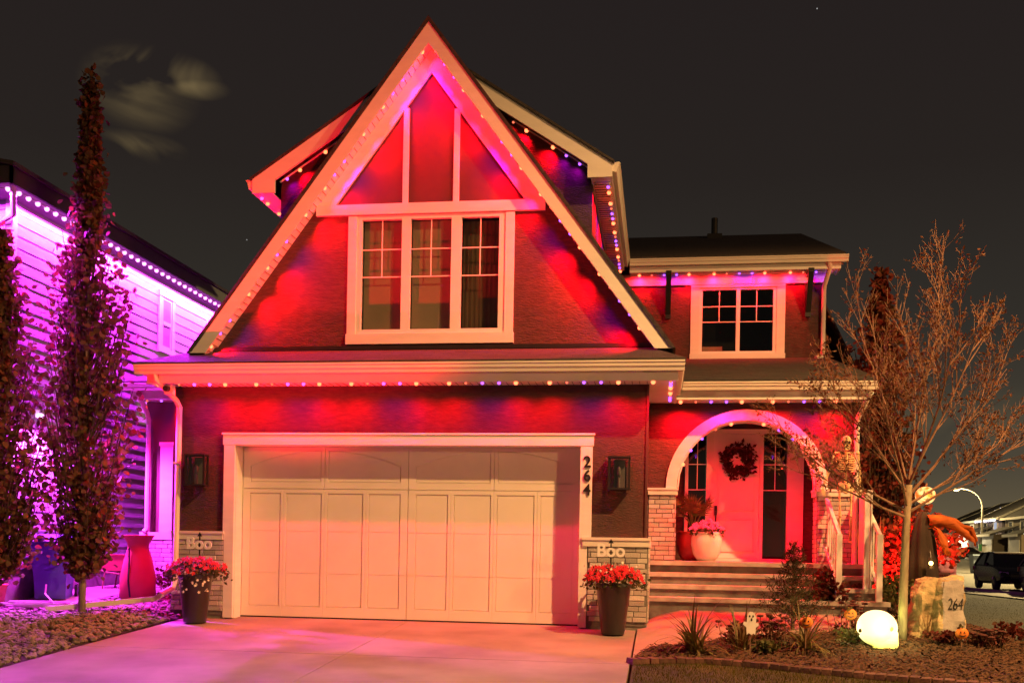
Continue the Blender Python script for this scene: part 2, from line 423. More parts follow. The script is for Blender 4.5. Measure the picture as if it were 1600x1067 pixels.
sheet('lawn', M['lawn'], [(-.28, 2.0), (11, 2.0), (11, 40), (5.25, 40), (5.25, 18), (4.45, 16.5), (4.65, 14), (5.05, 12), (5.25, 10.6), (4.3, 10.38), (3.2, 10.58), (2.4, 10.83), (1.7, 11.08), (1.0, 11.38), (.5, 11.5), (.1, 11.44), (-.28, 11.28)], .012, .5, label='dim green lawn around the planting bed')
sheet('rock_bed', M['soil'], [(-6.78, 7), (-6.78, 14.0), (-7.0, 16.1), (-8.55, 16.1), (-8.6, 14.3), (-9.3, 13.5), (-11.5, 13.5), (-11.5, 7)], .015, .4, label='bed under the loose river rock')
sheet('side_walk_strip', M['walk'], [(-9.68, 14.07), (-9.3, 13.52), (-8.62, 14.3), (-8.62, 24), (-9.68, 24)], .03, .5, label='concrete strip beside the neighbouring house')
sheet('sidewalk', M['walk'], [(11.02, 2), (12.6, 2), (12.6, 48), (11.02, 48)], .05, 1.5, label='concrete sidewalk along the side street')
sheet('street', M['asphalt'], [(12.9, -5), (21.5, -5), (22, 50), (60, 60), (90, 128), (13.0, 128), (12.9, 48)], .03, 4, label='asphalt side street running to the far houses')
kb = MB()
for a, b_ in zip(range(2, 48, 2), range(4, 50, 2)):
    kb.slab([(12.62, a, gz(12.7, a) + .13), (12.88, a, gz(12.7, a) + .13), (12.88, b_, gz(12.7, b_) + .13), (12.62, b_, gz(12.7, b_) + .13)], .2)
tag(kb.build('kerb', M['walk']), 'concrete kerb between sidewalk and street', kind='structure')

def inside(x, y, poly):
    c = False; n = len(poly)
    for i in range(n):
        x0, y0 = poly[i]; x1, y1 = poly[(i + 1) % n]
        if (y0 > y) != (y1 > y) and x < (x1 - x0) * (y - y0) / (y1 - y0) + x0: c = not c
    return c
def scatter(poly, n, ylim=None):
    x0, x1 = min(p[0] for p in poly), max(p[0] for p in poly); y0, y1 = min(p[1] for p in poly), max(p[1] for p in poly)
    out = []
    while len(out) < n:
        x, y = RNG.uniform(x0, x1), RNG.uniform(y0, y1)
        if inside(x, y, poly): out.append((x, y))
    return out
# mulch chips
mb = MB()
for x, y in scatter([p for p in BED if p[1] < 17], 9000):
    L, W, a, t = RNG.uniform(.03, .10), RNG.uniform(.010, .026), RNG.uniform(0, 6.28), RNG.uniform(-.5, .5)
    c, s_ = math.cos(a), math.sin(a); z = gz(x, y) + .03 + RNG.uniform(0, .02); dz = L * t * .5; h = RNG.uniform(.004, .012)
    p = [(x + c * u * L / 2 - s_ * v * W / 2, y + s_ * u * L / 2 + c * v * W / 2, z + u * dz) for u, v in ((-1, -1), (1, -1), (1, 1), (-1, 1))]
    q = [(x, y, z + h)]
    mb.add(p + q, [(0, 1, 4), (1, 2, 4), (2, 3, 4), (3, 0, 4)])
tag(mb.build('bark_mulch', M['mulch'], fix=False), 'brown bark mulch covering the planting bed', 'mulch', kind='stuff')
# river rock
ROCKS = [(-6.8, 8.6), (-6.8, 14.0), (-7.0, 16.0), (-8.5, 16.0), (-8.62, 14.3), (-9.3, 13.55), (-11, 13.5), (-11, 8.6)]
ico = bmesh.new(); bmesh.ops.create_icosphere(ico, subdivisions=1, radius=1); ICO_V = [v.co.copy() for v in ico.verts]; ICO_F = [[v.index for v in f.verts] for f in ico.faces]; ico.free()
mb = MB()
for x, y in scatter(ROCKS, 7000):
    r = RNG.uniform(.022, .050) * (1.25 if RNG.random() < .15 else 1); z = gz(x, y) + .02 + r * RNG.uniform(.1, .5)
    Rm = Matrix.Rotation(RNG.uniform(0, 6.28), 3, 'Z') @ Matrix.Rotation(RNG.uniform(-.5, .5), 3, 'X')
    sx, sy, sz = RNG.uniform(.8, 1.35), RNG.uniform(.7, 1.1), RNG.uniform(.5, .8)
    mb.add([Vector((x, y, z)) + Rm @ Vector((v.x * sx * r, v.y * sy * r, v.z * sz * r)) * RNG.uniform(.82, 1.15) for v in ICO_V], ICO_F)
tag(mb.build('river_rock', M['rock'], fix=False), 'brown river rock covering the side bed', 'gravel', kind='stuff')
# grass blades on the lawn in view
def blades(poly, n, h0, h1, w):
    mb = MB()
    for x, y in scatter(poly, n):
        z = gz(x, y); a = RNG.uniform(0, 6.28); h = RNG.uniform(h0, h1); lx, ly = RNG.uniform(-.5, .5) * h, RNG.uniform(-.5, .5) * h
        c, s_ = math.cos(a) * w, math.sin(a) * w
        mb.add([(x - c, y - s_, z), (x + c, y + s_, z), (x + lx, y + ly, z + h)], [(0, 1, 2)])
    return mb
gb = blades([(-.25, 9.0), (6.2, 9.0), (6.2, 10.4), (5.2, 10.5), (4.3, 10.36), (3.2, 10.56), (2.4, 10.80), (1.7, 11.05), (1.0, 11.35), (.5, 11.47), (.1, 11.41), (-.25, 11.24)], 26000, .025, .055, .0035)
g2 = blades([(5.3, 10.4), (11, 11), (11, 34), (5.3, 34), (5.3, 18), (4.5, 16.5), (4.7, 14), (5.1, 12)], 15000, .015, .035, .006)
gb.add(g2.v, g2.f)
tag(gb.build('lawn_grass', M['blade'], fix=False), 'short mown lawn grass in front of the bed', 'grass', kind='stuff')

# ------------------------------------------------------------------ light strings
BULB = {}
for nm, mt, r in (('red', 'led_red', .030), ('dim', 'led_dim', .018), ('violet', 'led_violet', .023), ('pink', 'led_pink', .038), ('white', 'led_white', .11)):
    BULB[nm] = mesh_only(MB().ball((0, 0, 0), r, 8, 6), 'bulb', M[mt], True)
POW = {'red': ((1, .0008, .012), 200.0), 'dim': ((1, .008, .012), 32.0), 'violet': ((.50, .0, .85), 15.0), 'pink': ((.82, .020, 1), 640.0), 'white': ((.72, .55, 1), 700.)}
LDATA = {}
PAT = ['violet', 'violet', 'red', None, 'red', 'dim']
def led_string(name, label, pts, aim, pitch=.23, phase=0, pattern=PAT, cat='light string', group='light strings along the eaves', power=1.0, lit=True, spread=112, blend=1.0, vio=1.0):
    """bulbs every pitch metres along the poly-line pts; aim = the direction the bulbs shine; the track is a slim channel"""
    pts = [Vector(p) for p in pts]; aim = Vector(aim).normalized()
    root = thing(name, label, cat, pts[0], group=group)
    tr = MB()
    for a, b in zip(pts, pts[1:]): tr.bar(a - aim * .014, b - aim * .014, .022, .016)
    tr.build('track', M['trim'], root)
    rot = aim.to_track_quat('-Z', 'Y').to_euler()
    k = phase; pos = pitch * .5
    seg = [(a, b, (b - a).length) for a, b in zip(pts, pts[1:])]; total = sum(s[2] for s in seg)
    while pos < total:
        q = pos
        for a, b, L in seg:
            if q <= L: break
            q -= L
        p = a + (b - a) * (q / L)
        c = pattern[k % len(pattern)]
        if c:
            put('bulb', BULB[c], p + aim * .006, root)
            if lit:
                key = (c, round(power, 3), spread, blend, vio)
                if key not in LDATA:
                    d = bpy.data.lights.new('bulb_light_' + c, 'SPOT'); d.shadow_soft_size = .012
                    d.color = POW[c][0]; d.energy = POW[c][1] * power * (vio if c == 'violet' else 1); d.spot_size = rad(spread); d.spot_blend = blend; LDATA[key] = d
                o = bpy.data.objects.new('bulb_light', LDATA[key]); COL.objects.link(o); o.parent = root
                o.location = p + aim * .04 - pts[0]; o.rotation_euler = rot
        k += 1; pos += pitch
    return root

# ------------------------------------------------------------------ the house
H = thing('house', 'dark stucco house with white trim, steep front gable and wide garage door', 'house', (-3.3, 14, 0))
def part(mb, name, m, parent=None, **k): return mb.build(name, M[m] if isinstance(m, str) else m, parent or H, **k)
GX0, GX1 = -6.98, -.22
# garage walls round the door opening
b = MB().box(GX0, -6.09, 14, 14.3, 0, 3.42).box(-1.06, GX1, 14, 14.3, 0, 3.42).box(-6.09, -1.06, 14, 14.3, 2.5, 3.42)
b.box(GX0, GX0 + .2, 14.3, 20, 0, 3.42).box(GX1 - .2, GX1, 14.3, 20, 0, 3.42)
part(b, 'garage_wall', 'stucco')
part(MB().box(-6.09, -6.06, 14.01, 14.3, 0, 2.49).box(-1.09, -1.06, 14.01, 14.3, 0, 2.49).box(-6.09, -1.06, 14.01, 14.3, 2.485, 2.5), 'door_jamb', 'trim')
# casing round the garage door
b = MB().box(-6.22, -6.06, 13.94, 13.999, 1.24, 2.485).box(-1.10, -.94, 13.94, 13.999, 1.24, 2.485).box(-6.235, -.925, 13.935, 13.999, 2.485, 2.63).box(-6.25, -.91, 13.92, 13.999, 2.63, 2.655)
b.box(-6.20, -6.06, 13.94, 13.999, .01, 1.24).box(-1.10, -.99, 13.94, 13.999, .01, 1.24)
part(b, 'garage_door_casing', 'trim')
# garage door: leaf with raised frames round recessed panels
gd = part(MB().box(-6.06, -1.09, 14.262, 14.30, .02, 2.485), 'garage_door', 'door')
part(MB().box(-6.06, -1.09, 14.24, 14.262, .012, .03), 'door_seal', 'black', gd)
mid = -3.575
def rail(x0, x1, z0, z1, t=.018, nm='rail'): part(MB().box(x0, x1, 14.262 - t, 14.2615, z0, z1), nm, 'door', gd)
secs = [(.03, .655), (.661, 1.265), (1.271, 1.875), (1.883, 2.48)]
W = (mid + 6.06)
for half in (0, 1):
    x0 = -6.05 if half == 0 else mid + .004; x1 = mid - .004 if half == 0 else -1.10; w = x1 - x0
    # top section: two wide panels with an arched head
    for q in (0, 1):
        a, c = x0 + w * q / 2 + (.12 if q == 0 else .065), x0 + w * (q + 1) / 2 - (.065 if q == 0 else .12)
        pb = MB(); n = 10; hi, lo = 2.42, 2.20
        top = [(a + (c - a) * i / n, lo + (hi - lo) * (1 - (((i / n if q == 0 else 1 - i / n) - 1) ** 2))) for i in range(n + 1)]
        poly = [(a, 1.99), (c, 1.99)] + top[::-1]
        pb.pxz(poly, 14.254, 14.2615); part(pb, 'panel', 'door', gd)
        # frame stiles round it
        rail(x0 + w * q / 2 + (0 if q == 0 else .003), a - .012, 1.885, 2.48); rail(c + .012, x0 + w * (q + 1) / 2 - (.003 if q == 0 else 0), 1.885, 2.48)
        rail(a - .012, c + .012, 1.885, 1.978)
        fr = MB(); 
        fr.pxz([(a - .012, 2.48), (c + .012, 2.48)] + [(c + .012, top[-1][1] + .012)] + [(x, z + .012) for x, z in top[::-1]] + [(a - .012, top[0][1] + .012)], 14.244, 14.2615)
        part(fr, 'rail', 'door', gd)
    # lower three sections: four tall panels each crossed by the section joints
    for q in range(4):
        pw = w / 4; a, c = x0 + pw * q + (.12 if q == 0 else .055), x0 + pw * (q + 1) - (.12 if q == 3 else .055)
        for si, (z0, z1) in enumerate(secs[:3]):
            pz0 = z0 + (.16 if si == 0 else 0); pz1 = z1 - (.07 if si == 2 else 0)
            part(MB().box(a, c, 14.254, 14.2615, pz0, pz1), 'panel', 'door', gd)
            rail(x0 + pw * q + .001, a - .012, z0, z1); rail(c + .012, x0 + pw * (q + 1) - .001, z0, z1)
            if si == 0: rail(a - .012, c + .012, z0, pz0 - .012)
            if si == 2: rail(a - .012, c + .012, pz1 + .012, z1)

# brick wainscot: mortar core, cap board, bricks one by one
bb = MB(); i_ = .004
bb.add([(-.5, .5, -.5), (.5, .5, -.5), (.5, .5, .5), (-.5, .5, .5), (-.5, -.3, -.5), (.5, -.3, -.5), (.5, -.3, .5), (-.5, -.3, .5), (-.48, -.5, -.43), (.48, -.5, -.43), (.48, -.5, .43), (-.48, -.5, .43)],
       [(0, 1, 2, 3), (0, 4, 5, 1), (1, 5, 6, 2), (2, 6, 7, 3), (3, 7, 4, 0), (4, 8, 9, 5), (5, 9, 10, 6), (6, 10, 11, 7), (7, 11, 8, 4), (8, 11, 10, 9)])
BRICK = mesh_only(bb, 'brick', M['brick'])
def brick_face(pier, a, b, z0, z1, depth=.03, course=.0705, length=.215, joint=.009, seed=0):
    """bricks on the vertical face running from a to b (x, y), outward to the right-hand side of a->b turned towards the camera"""
    rr = random.Random(seed); a, b = Vector((*a, 0)), Vector((*b, 0)); L = (b - a).length; d = (b - a) / L; n = Vector((d.y, -d.x, 0))
    rz = math.atan2(d.y, d.x); rows = int(round((z1 - z0) / course)); ch = (z1 - z0) / rows
    for r in range(rows):
        t = -rr.uniform(.02, .05) if r % 2 else -length * .5 - rr.uniform(0, .03)
        while t < L - .02:
            l = length * rr.choice((.75, 1, 1, 1.12)); s0, s1 = max(0, t), min(L, t + l)
            if s1 - s0 > .03:
                c = a + d * ((s0 + s1) / 2) + n * (depth / 2 + rr.uniform(-.004, .004))
                put('brick', BRICK, (c.x, c.y, z0 + ch * (r + .5)), pier, (s1 - s0 - joint, depth, ch - joint), (0, 0, rz))
            t += l
def cap(x0, x1, y0, y1, z0=1.12, z1=1.235):
    return part(MB().box(x0, x1, y0, y1, z0, z1).box(x0 - .012, x1 + .012, y0 - .015, y1, z1 - .03, z1 + .008), 'ledge_board', 'capstone')
p1 = part(MB().box(GX0 - .02, -6.20, 13.955, 14.0, .05, 1.12), 'brick_wainscot', 'mortar'); brick_face(p1, (GX0 - .01, 13.955), (-6.205, 13.955), .10, 1.115, .022, seed=1)
p2 = part(MB().box(-.985, GX1 + .05, 13.955, 14.0, .05, 1.12).box(GX1, GX1 + .05, 14.0, 15.6, .05, 1.12), 'brick_wainscot', 'mortar')
brick_face(p2, (-.98, 13.955), (GX1 + .045, 13.955), .10, 1.115, .022, seed=2)
brick_face(p2, (GX1 + .05, 13.97), (GX1 + .05, 15.5), .10, 1.115, .02, seed=3)
cap(GX0 - .01, -6.21, 13.915, 14.0); cap(-1.05, GX1 + .075, 13.915, 14.0)
part(MB().box(GX1 + .0, GX1 + .075, 14.0, 16.2, 1.12, 1.235), 'ledge_board', 'capstone')
[part(MB().box(a, c, 13.97, 14.0, -.05, .05), 'foundation_strip', 'stepc') for a, c in ((GX0 - .02, -6.2), (-.985, GX1 + .05))]
part(MB().box(GX1, GX1 + .03, 13.98, 14.1, 1.24, 3.42), 'corner_trim', 'panel'); part(MB().box(GX0 - .03, GX0, 13.98, 14.1, 1.24, 3.42), 'corner_trim', 'panel')
# lanterns, house digits
def lantern(x, z):
    r = part(MB().box(x - .075, x + .075, 13.965, 13.999, z - .19, z + .19), 'wall_lantern', 'lantern_grey')
    f = MB()
    for sx in (-1, 1):
        for y in (13.80, 13.93): f.box(x + sx * .135 - .012, x + sx * .135 + .012, y, y + .024, z - .2, z + .2)
    f.box(x - .15, x + .15, 13.79, 13.965, z + .2, z + .225).box(x - .15, x + .15, 13.79, 13.965, z - .225, z - .2)
    part(f, 'lantern_frame', 'black', r)
    part(MB().box(x - .123, x + .123, 13.81, 13.814, z - .2, z + .2).box(x - .137, x - .133, 13.824, 13.93, z - .2, z + .2).box(x + .133, x + .137, 13.824, 13.93, z - .2, z + .2), 'lantern_glass', 'glass', r)
    part(MB().tube([(x, 13.88, z - .2), (x, 13.88, z - .06)], .016, 8), 'candle_holder', 'lantern_grey', r)
    part(MB().lathe([(.008, -.06), (.024, -.02), (.03, .03), (.02, .075), (.004, .1)], (x, 13.88, z), 10), 'bulb_glass', 'lantern_grey', r, smooth=True)
lantern(-6.60, 2.11); lantern(-.57, 2.11)
for i, (ch, z) in enumerate((('2', 2.26), ('6', 2.07), ('4', 1.88))):
    text('house_digit', ch, .215, (-1.005, 13.93, z), (rad(90), 0, 0), M['black'], H, .01, .95, .004)

# ---- garage eave and skirt roof
def gutter_run(x0, x1, y, z0, z1, name='gutter'):
    pr = [(y + .12, z1), (y + .12, z0 + .01), (y + .03, z0), (y + .02, z0 + .045), (y + .005, z0 + .06), (y, z1 - .03), (y - .012, z1 - .02), (y - .012, z1), (y + .01, z1)]
    return part(MB().pyz(pr, x0, x1), name, 'gutter')
gutter_run(-7.34, .27, 13.40, 3.415, 3.545)
part(MB().box(-7.2, .19, 13.521, 13.55, 3.30, 3.54).box(-7.2, -7.17, 13.55, 17, 3.30, 3.54).box(.16, .19, 13.55, 15.62, 3.30, 3.54), 'fascia', 'trim')
part(MB().pxz([(.19, 3.54), (.19, 3.425), (.25, 3.415), (.265, 3.50), (.28, 3.545)], 13.53, 15.6), 'gutter', 'gutter')
part(MB().pxz([(-7.2, 3.54), (-7.2, 3.425), (-7.26, 3.415), (-7.28, 3.50), (-7.29, 3.545)], 13.53, 16), 'gutter', 'gutter')
# slatted soffit
sof = part(MB().box(-7.17, .16, 13.55, 13.998, 3.325, 3.335).box(GX1 + .001, .16, 13.998, 15.62, 3.325, 3.335).box(-7.17, GX0 - .001, 13.998, 17, 3.325, 3.335), 'soffit', 'vinyl')
sl = MB()
for k in range(71): sl.box(-7.12 + k * .1, -7.112 + k * .1, 13.56, 13.98, 3.320, 3.3249)
part(sl, 'soffit_groove', 'black', sof)
zr0, zr1 = 3.575, 3.875
b = MB().slab([(-7.36, 13.41, zr0), (.285, 13.41, zr0), (-.25, 14.15, zr1), (-6.7, 14.15, zr1)], .03)
b.slab([(-7.36, 20, zr0), (-7.36, 13.41, zr0), (-6.7, 14.15, zr1), (-6.7, 20, zr1)], .03).slab([(.285, 13.41, zr0), (.285, 15.7, zr0), (-.25, 15.7, zr1), (-.25, 14.15, zr1)], .03)
part(b, 'skirt_roof', 'shingle')
part(MB().box(-6.52, -.12, 14.05, 14.118, 3.845, 3.90), 'roof_flashing', 'black')
# downspout on the left garage corner
part(MB().tube([(-7.05, 13.47, 3.42), (-7.05, 13.47, 3.36), (-6.92, 13.86, 3.10), (-6.90, 13.92, 3.02), (-6.91, 13.90, .55), (-6.92, 13.86, .42), (-7.02, 13.70, .33)], .042, 8), 'downspout', 'gutter', smooth=True, angle=40)
part(MB().box(-6.97, -6.85, 13.87, 13.9, 2.2, 2.23), 'downspout_strap', 'gutter')
part(MB().box(-6.99, -6.87, 13.62, 13.72, 3.16, 3.30), 'camera_bracket', 'vinyl')
part(MB().tube([(-6.93, 13.62, 3.235), (-6.93, 13.54, 3.23)], .04, 10), 'security_camera', 'black')

# ---- steep front gable
AX, AZ, FXL, FXR, FZ = -3.31, 8.385, -6.745, .125, 3.785
sl_ = (AZ - FZ) / (AX - FXL)
def zline(x, drop=0.0): return AZ - drop - abs(x - AX) * sl_
RW = .335   # vertical width of the rake board
def rake(y0, y1, d0, d1, zb, lx=None):
    o = []
    for s in (-1, 1):
        hx = lambda z, d: AX + s * (AZ - d - z) / sl_
        o.append([(AX, AZ - d0), (hx(zb, d0), zb), (hx(zb, d1), zb), (AX, AZ - d1)])
    return o
for q in rake(0, 0, .012, RW, FZ): part(MB().pxz(q, 13.85, 13.88), 'rake_board', 'trim')
for q in rake(0, 0, 0, .045, FZ + .02): part(MB().pxz(q, 13.832, 13.85), 'drip_edge', 'shingle')
for q in rake(0, 0, -.035, .012, FZ): part(MB().pxz(q, 13.83, 19), 'gable_roof', 'shingle')
gs = part(MB().pxz(rake(0, 0, RW - .05, RW - .035, FZ)[0], 13.88, 14.12).pxz(rake(0, 0, RW - .05, RW - .035, FZ)[1], 13.88, 14.12), 'gable_soffit', 'vinyl')
gr = MB()
for s in (-1, 1):
    for k in range(50):
        x = AX + s * (.1 + k * .064); z = zline(x, RW - .033)
        gr.bar((x, 13.89, z - .003), (x, 14.11, z - .003), .006, .004)
part(gr, 'soffit_groove', 'black', gs)
zt = zline(-4, .05)
# stucco wall below the beam, smooth panels above, window opening left free
WX0, WX1, WZ0, WZ1 = -4.40, -2.18, 4.05, 5.76
hx = lambda z, d: (AX - (AZ - d - z) / sl_, AX + (AZ - d - z) / sl_)
l0, r0 = hx(3.7, .1); l1, r1 = hx(5.77, .1)
b = MB().pxz([(l0, 3.7), (WX0, 3.7), (WX0, 5.77), (l1, 5.77)], 14.12, 14.32).pxz([(WX1, 3.7), (r0, 3.7), (r1, 5.77), (WX1, 5.77)], 14.12, 14.32).box(WX0, WX1, 14.12, 14.32, 3.7, WZ0)
part(b, 'gable_wall', 'stucco')
l2, r2 = hx(5.77, .1)
for xa, xb in ((l2, -3.70), (-3.62, -2.97), (-2.89, r2)):
    pts = [(xa, 5.77), (xb, 5.77)]
    tb = [(xb, zline(xb, .1))] + ([(AX, zline(AX, .1))] if xa < AX < xb else []) + [(xa, zline(xa, .1))]
    poly = pts + [p for p in tb if p[1] > 5.775]
    part(MB().pxz(poly, 14.12, 14.32), 'gable_panel', 'panel')
FW0, FW1 = RW - .03, RW + .31
for s in (-1, 1):
    f = lambda z, d: AX + s * (AZ - d - z) / sl_
    part(MB().pxz([(AX, AZ - FW0), (f(5.905, FW0), 5.905), (f(5.905, FW1), 5.905), (AX, AZ - FW1)], 14.085, 14.119), 'frieze_board', 'trim')
for x in (-3.70, -2.97):
    z1 = zline(x + .04, FW1) - .01
    part(MB().box(x, x + .08, 14.09, 14.119, 5.915, z1 + .06 if False else z1), 'batten', 'trim')
bl, br_ = hx(5.84, RW - .02)
part(MB().box(bl + .02, br_ - .02, 14.065, 14.119, 5.765, 5.912), 'gable_beam', 'trim')

def window(x0, x1, z0, z1, y, units, casing, sill=.14, head=0.0, grid=(.27, .52), room=True, name='window', frame=.055, parent=None):
    """x0..x1,z0..z1 clear opening; y the face of the wall; units = [(pane x0, pane x1, back material)]"""
    w = part(MB().box(x0 - casing, x0, y - .035, y - .001, z0, z1), name, 'trim')
    part(MB().box(x1, x1 + casing, y - .035, y - .001, z0, z1), 'side_casing', 'trim', w)
    part(MB().box(x0 - casing - .012, x1 + casing + .012, y - .05, y - .001, z0 - sill, z0), 'sill', 'trim', w)
    if head: part(MB().box(x0 - casing, x1 + casing, y - .04, y - .001, z1, z1 + head), 'head_casing', 'trim', w)
    f = MB(); pz0, pz1 = z0 + frame + .01, z1 - frame
    xs_ = [x0] + [v for a, c, _ in units for v in (a, c)] + [x1]
    for i in range(0, len(xs_), 2): f.box(xs_[i], xs_[i + 1], y - .02, y + .06, z0, z1)
    f2 = MB()
    for a, c, _ in units: f2.box(a, c, y - .019, y + .06, z0, pz0).box(a, c, y - .019, y + .06, pz1, z1)
    f.add(f2.v, f2.f); part(f, 'frame', 'vinyl', w)
    for a, c, back in units:
        part(MB().box(a, c, y + .02, y + .026, pz0, pz1), 'pane', 'glass', w)
        g_ = MB(); h = pz1 - pz0; m_ = (a + c) / 2
        g_.box(m_ - .007, m_ + .007, y + .010, y + .0195, pz1 - h * grid[1], pz1)
        for q in grid: g_.box(a, c, y + .009, y + .0194, pz1 - h * q - .007, pz1 - h * q + .007)
        part(g_, 'grille', 'vinyl', w)
        if back == 'blind': part(MB().box(a + .005, c - .005, y + .10, y + .104, pz0, pz1), 'blind', 'blind', w)
        elif back == 'curtain':
            cb_ = MB(); n = 26
            st = [(a + (c - a) * i / n, y + .17 + .004 * math.sin(i * 1.9)) for i in range(n + 1)]
            cb_.add([(x, yy, pz0) for x, yy in st] + [(x, yy, pz1) for x, yy in st], [(i, i + 1, i + n + 2, i + n + 1) for i in range(n)])
            part(cb_, 'curtain', 'curtain', w)
    if room: part(MB().add([(x0, y + .07, z0), (x1, y + .07, z0), (x1, y + .07, z1), (x0, y + .07, z1), (x0, y + 1.2, z0), (x1, y + 1.2, z0), (x1, y + 1.2, z1), (x0, y + 1.2, z1)],
                           [(4, 5, 6, 7), (0, 1, 5, 4), (1, 2, 6, 5), (2, 3, 7, 6), (3, 0, 4, 7)]), 'room', 'darkroom', w)
    return w
window(WX0 + .045, WX1 - .035, 4.075, 5.755, 14.12, [(-4.285, -3.70, 'blind'), (-3.575, -2.985, 'blind'), (-2.845, -2.305, 'curtain')], .125, .145)

# ---- main upper storey behind the steep gable
UX, UZ, US = -3.34, 8.17, .655     # ridge and slope
UL, UR = -6.02, -.76
uz = lambda x, d=0: UZ - d - abs(x - UX) * US
for s, xe in ((-1, UL), (1, UR)):
    xi = xe - s * .345; ze = uz(xe); zb = ze - .21
    part(MB().pxz([(UX, UZ), (xe, ze), (xe, zb), (xi, zb), (xi, uz(xi, .245)), (UX, UZ - .245)], 14.30, 14.34), 'rake_board', 'trim')
    part(MB().pxz([(UX, UZ + .04), (xe + s * .03, uz(xe) + .03 - .02), (xe + s * .03, uz(xe) - .025), (UX, UZ - .01)], 14.27, 25), 'main_roof', 'shingle')
    xw = xe - s * .30
    part(MB().box(min(xe, xw), max(xe, xw), 14.34, 19.12 if s > 0 else 24, zb + .005, zb + .02), 'soffit', 'vinyl')
    part(MB().box(min(xe, xe - s * .025), max(xe, xe - s * .025), 14.34, 19.12 if s > 0 else 24, zb + .02, ze - .02), 'fascia', 'trim')
    part(MB().pxz([(xe, ze - .015), (xe, ze - .13), (xe + s * .06, ze - .14), (xe + s * .085, ze - .05), (xe + s * .11, ze - .01), (xe + s * .09, ze)], 14.32, 19.12 if s > 0 else 24), 'gutter', 'gutter')
wl, wr = UL + .33, UR - .29
b = MB().pxz([(wl, 3.6), (wr, 3.6), (wr, uz(wr, .06)), (UX, UZ - .06), (wl, uz(wl, .06))], 14.60, 14.8).box(wl, wl + .2, 14.8, 24, 3.6, 6.2).box(wr - .2, wr, 14.8, 24, 3.6, 6.2)
part(b, 'upper_wall', 'stucco')
sg = MB()
for k in range(48): sg.box(UR - .26, UR - .03, 14.38 + k * .1, 14.388 + k * .1, 6.22, 6.2283)
part(sg, 'soffit_groove', 'black')

# ---- right wing, upper storey
b = MB().box(wr, .60, 19.6, 19.8, 3.4, 6.6).box(2.10, 2.94, 19.6, 19.8, 3.4, 6.6).box(.60, 2.10, 19.6, 19.8, 3.4, 4.79).box(.60, 2.10, 19.6, 19.8, 6.05, 6.6).box(2.74, 2.94, 19.8, 26, 3.4, 6.6)
part(b, 'wing_wall', 'stucco')
part(MB().box(wr, 2.97, 19.56, 19.599, 6.10, 6.31), 'frieze_board', 'trim')
window(.64, 2.06, 4.80, 6.045, 19.6, [(.70, 1.325, 'none'), (1.395, 2.00, 'none')], .155, .10, .05, frame=.04)
part(MB().box(.72, 1.10, 20.0, 20.03, 4.72, 5.02), 'headboard', 'blind')
gutter_run(-.66, 3.25, 19.03, 6.345, 6.465)
part(MB().box(-.66, 3.12, 19.151, 19.18, 6.24, 6.44), 'fascia', 'trim')
part(MB().box(-.66, 3.10, 19.18, 19.598, 6.27, 6.285), 'soffit', 'vinyl')
part(MB().pyz([(19.15, 6.24), (19.6, 6.24), (25.3, 8.6), (25.3, 8.75), (19.15, 6.45)], 3.10, 3.135), 'rake_board', 'trim')
part(MB().slab([(-1.2, 19.03, 6.50), (3.2, 19.03, 6.50), (3.2, 25.3, 8.77), (-1.2, 25.3, 8.77)], .05).slab([(-1.2, 25.3, 8.77), (3.2, 25.3, 8.77), (3.2, 31, 6.6), (-1.2, 31, 6.6)], .05), 'wing_roof', 'shingle')
part(MB().tube([(1.12, 24.5, 8.4), (1.12, 24.5, 8.93)], .075, 10).box(.95, 1.29, 24.3, 24.7, 8.40, 8.52), 'roof_vent', 'black')
for x in (.06, 2.62):
    part(MB().pyz([(19.59, 5.47), (19.54, 5.47), (19.13, 6.22), (19.13, 6.34), (19.22, 6.34), (19.22, 6.26), (19.50, 6.26), (19.50, 5.75), (19.59, 5.65)], x - .045, x + .045) if False else
         MB().bar((x, 19.56, 5.52), (x, 19.17, 6.26), .09, .09).box(x - .05, x + .05, 19.5, 19.559, 5.46, 6.09).box(x - .05, x + .05, 19.14, 19.55, 6.20, 6.269), 'eave_bracket', 'black')
part(MB().tube([(2.93, 19.12, 6.36), (2.95, 19.15, 6.27), (2.90, 19.48, 6.02), (2.90, 19.52, 5.94), (2.90, 19.52, 4.80), (2.87, 19.48, 4.71), (2.76, 19.40, 4.68)], .042, 8), 'downspout', 'gutter', smooth=True, angle=40)
part(MB().box(.3, 2.94, 19.5, 19.598, 4.66, 4.685), 'roof_flashing', 'gutter')
part(MB().slab([(2.94, 19.62, 5.75), (2.94, 25, 5.75), (3.62, 25, 4.35), (3.62, 19.62, 4.35)], .08), 'side_roof', 'shingle')
part(MB().box(2.5, 3.3, 20.2, 25, .2, 4.9), 'side_wall', 'stucco')

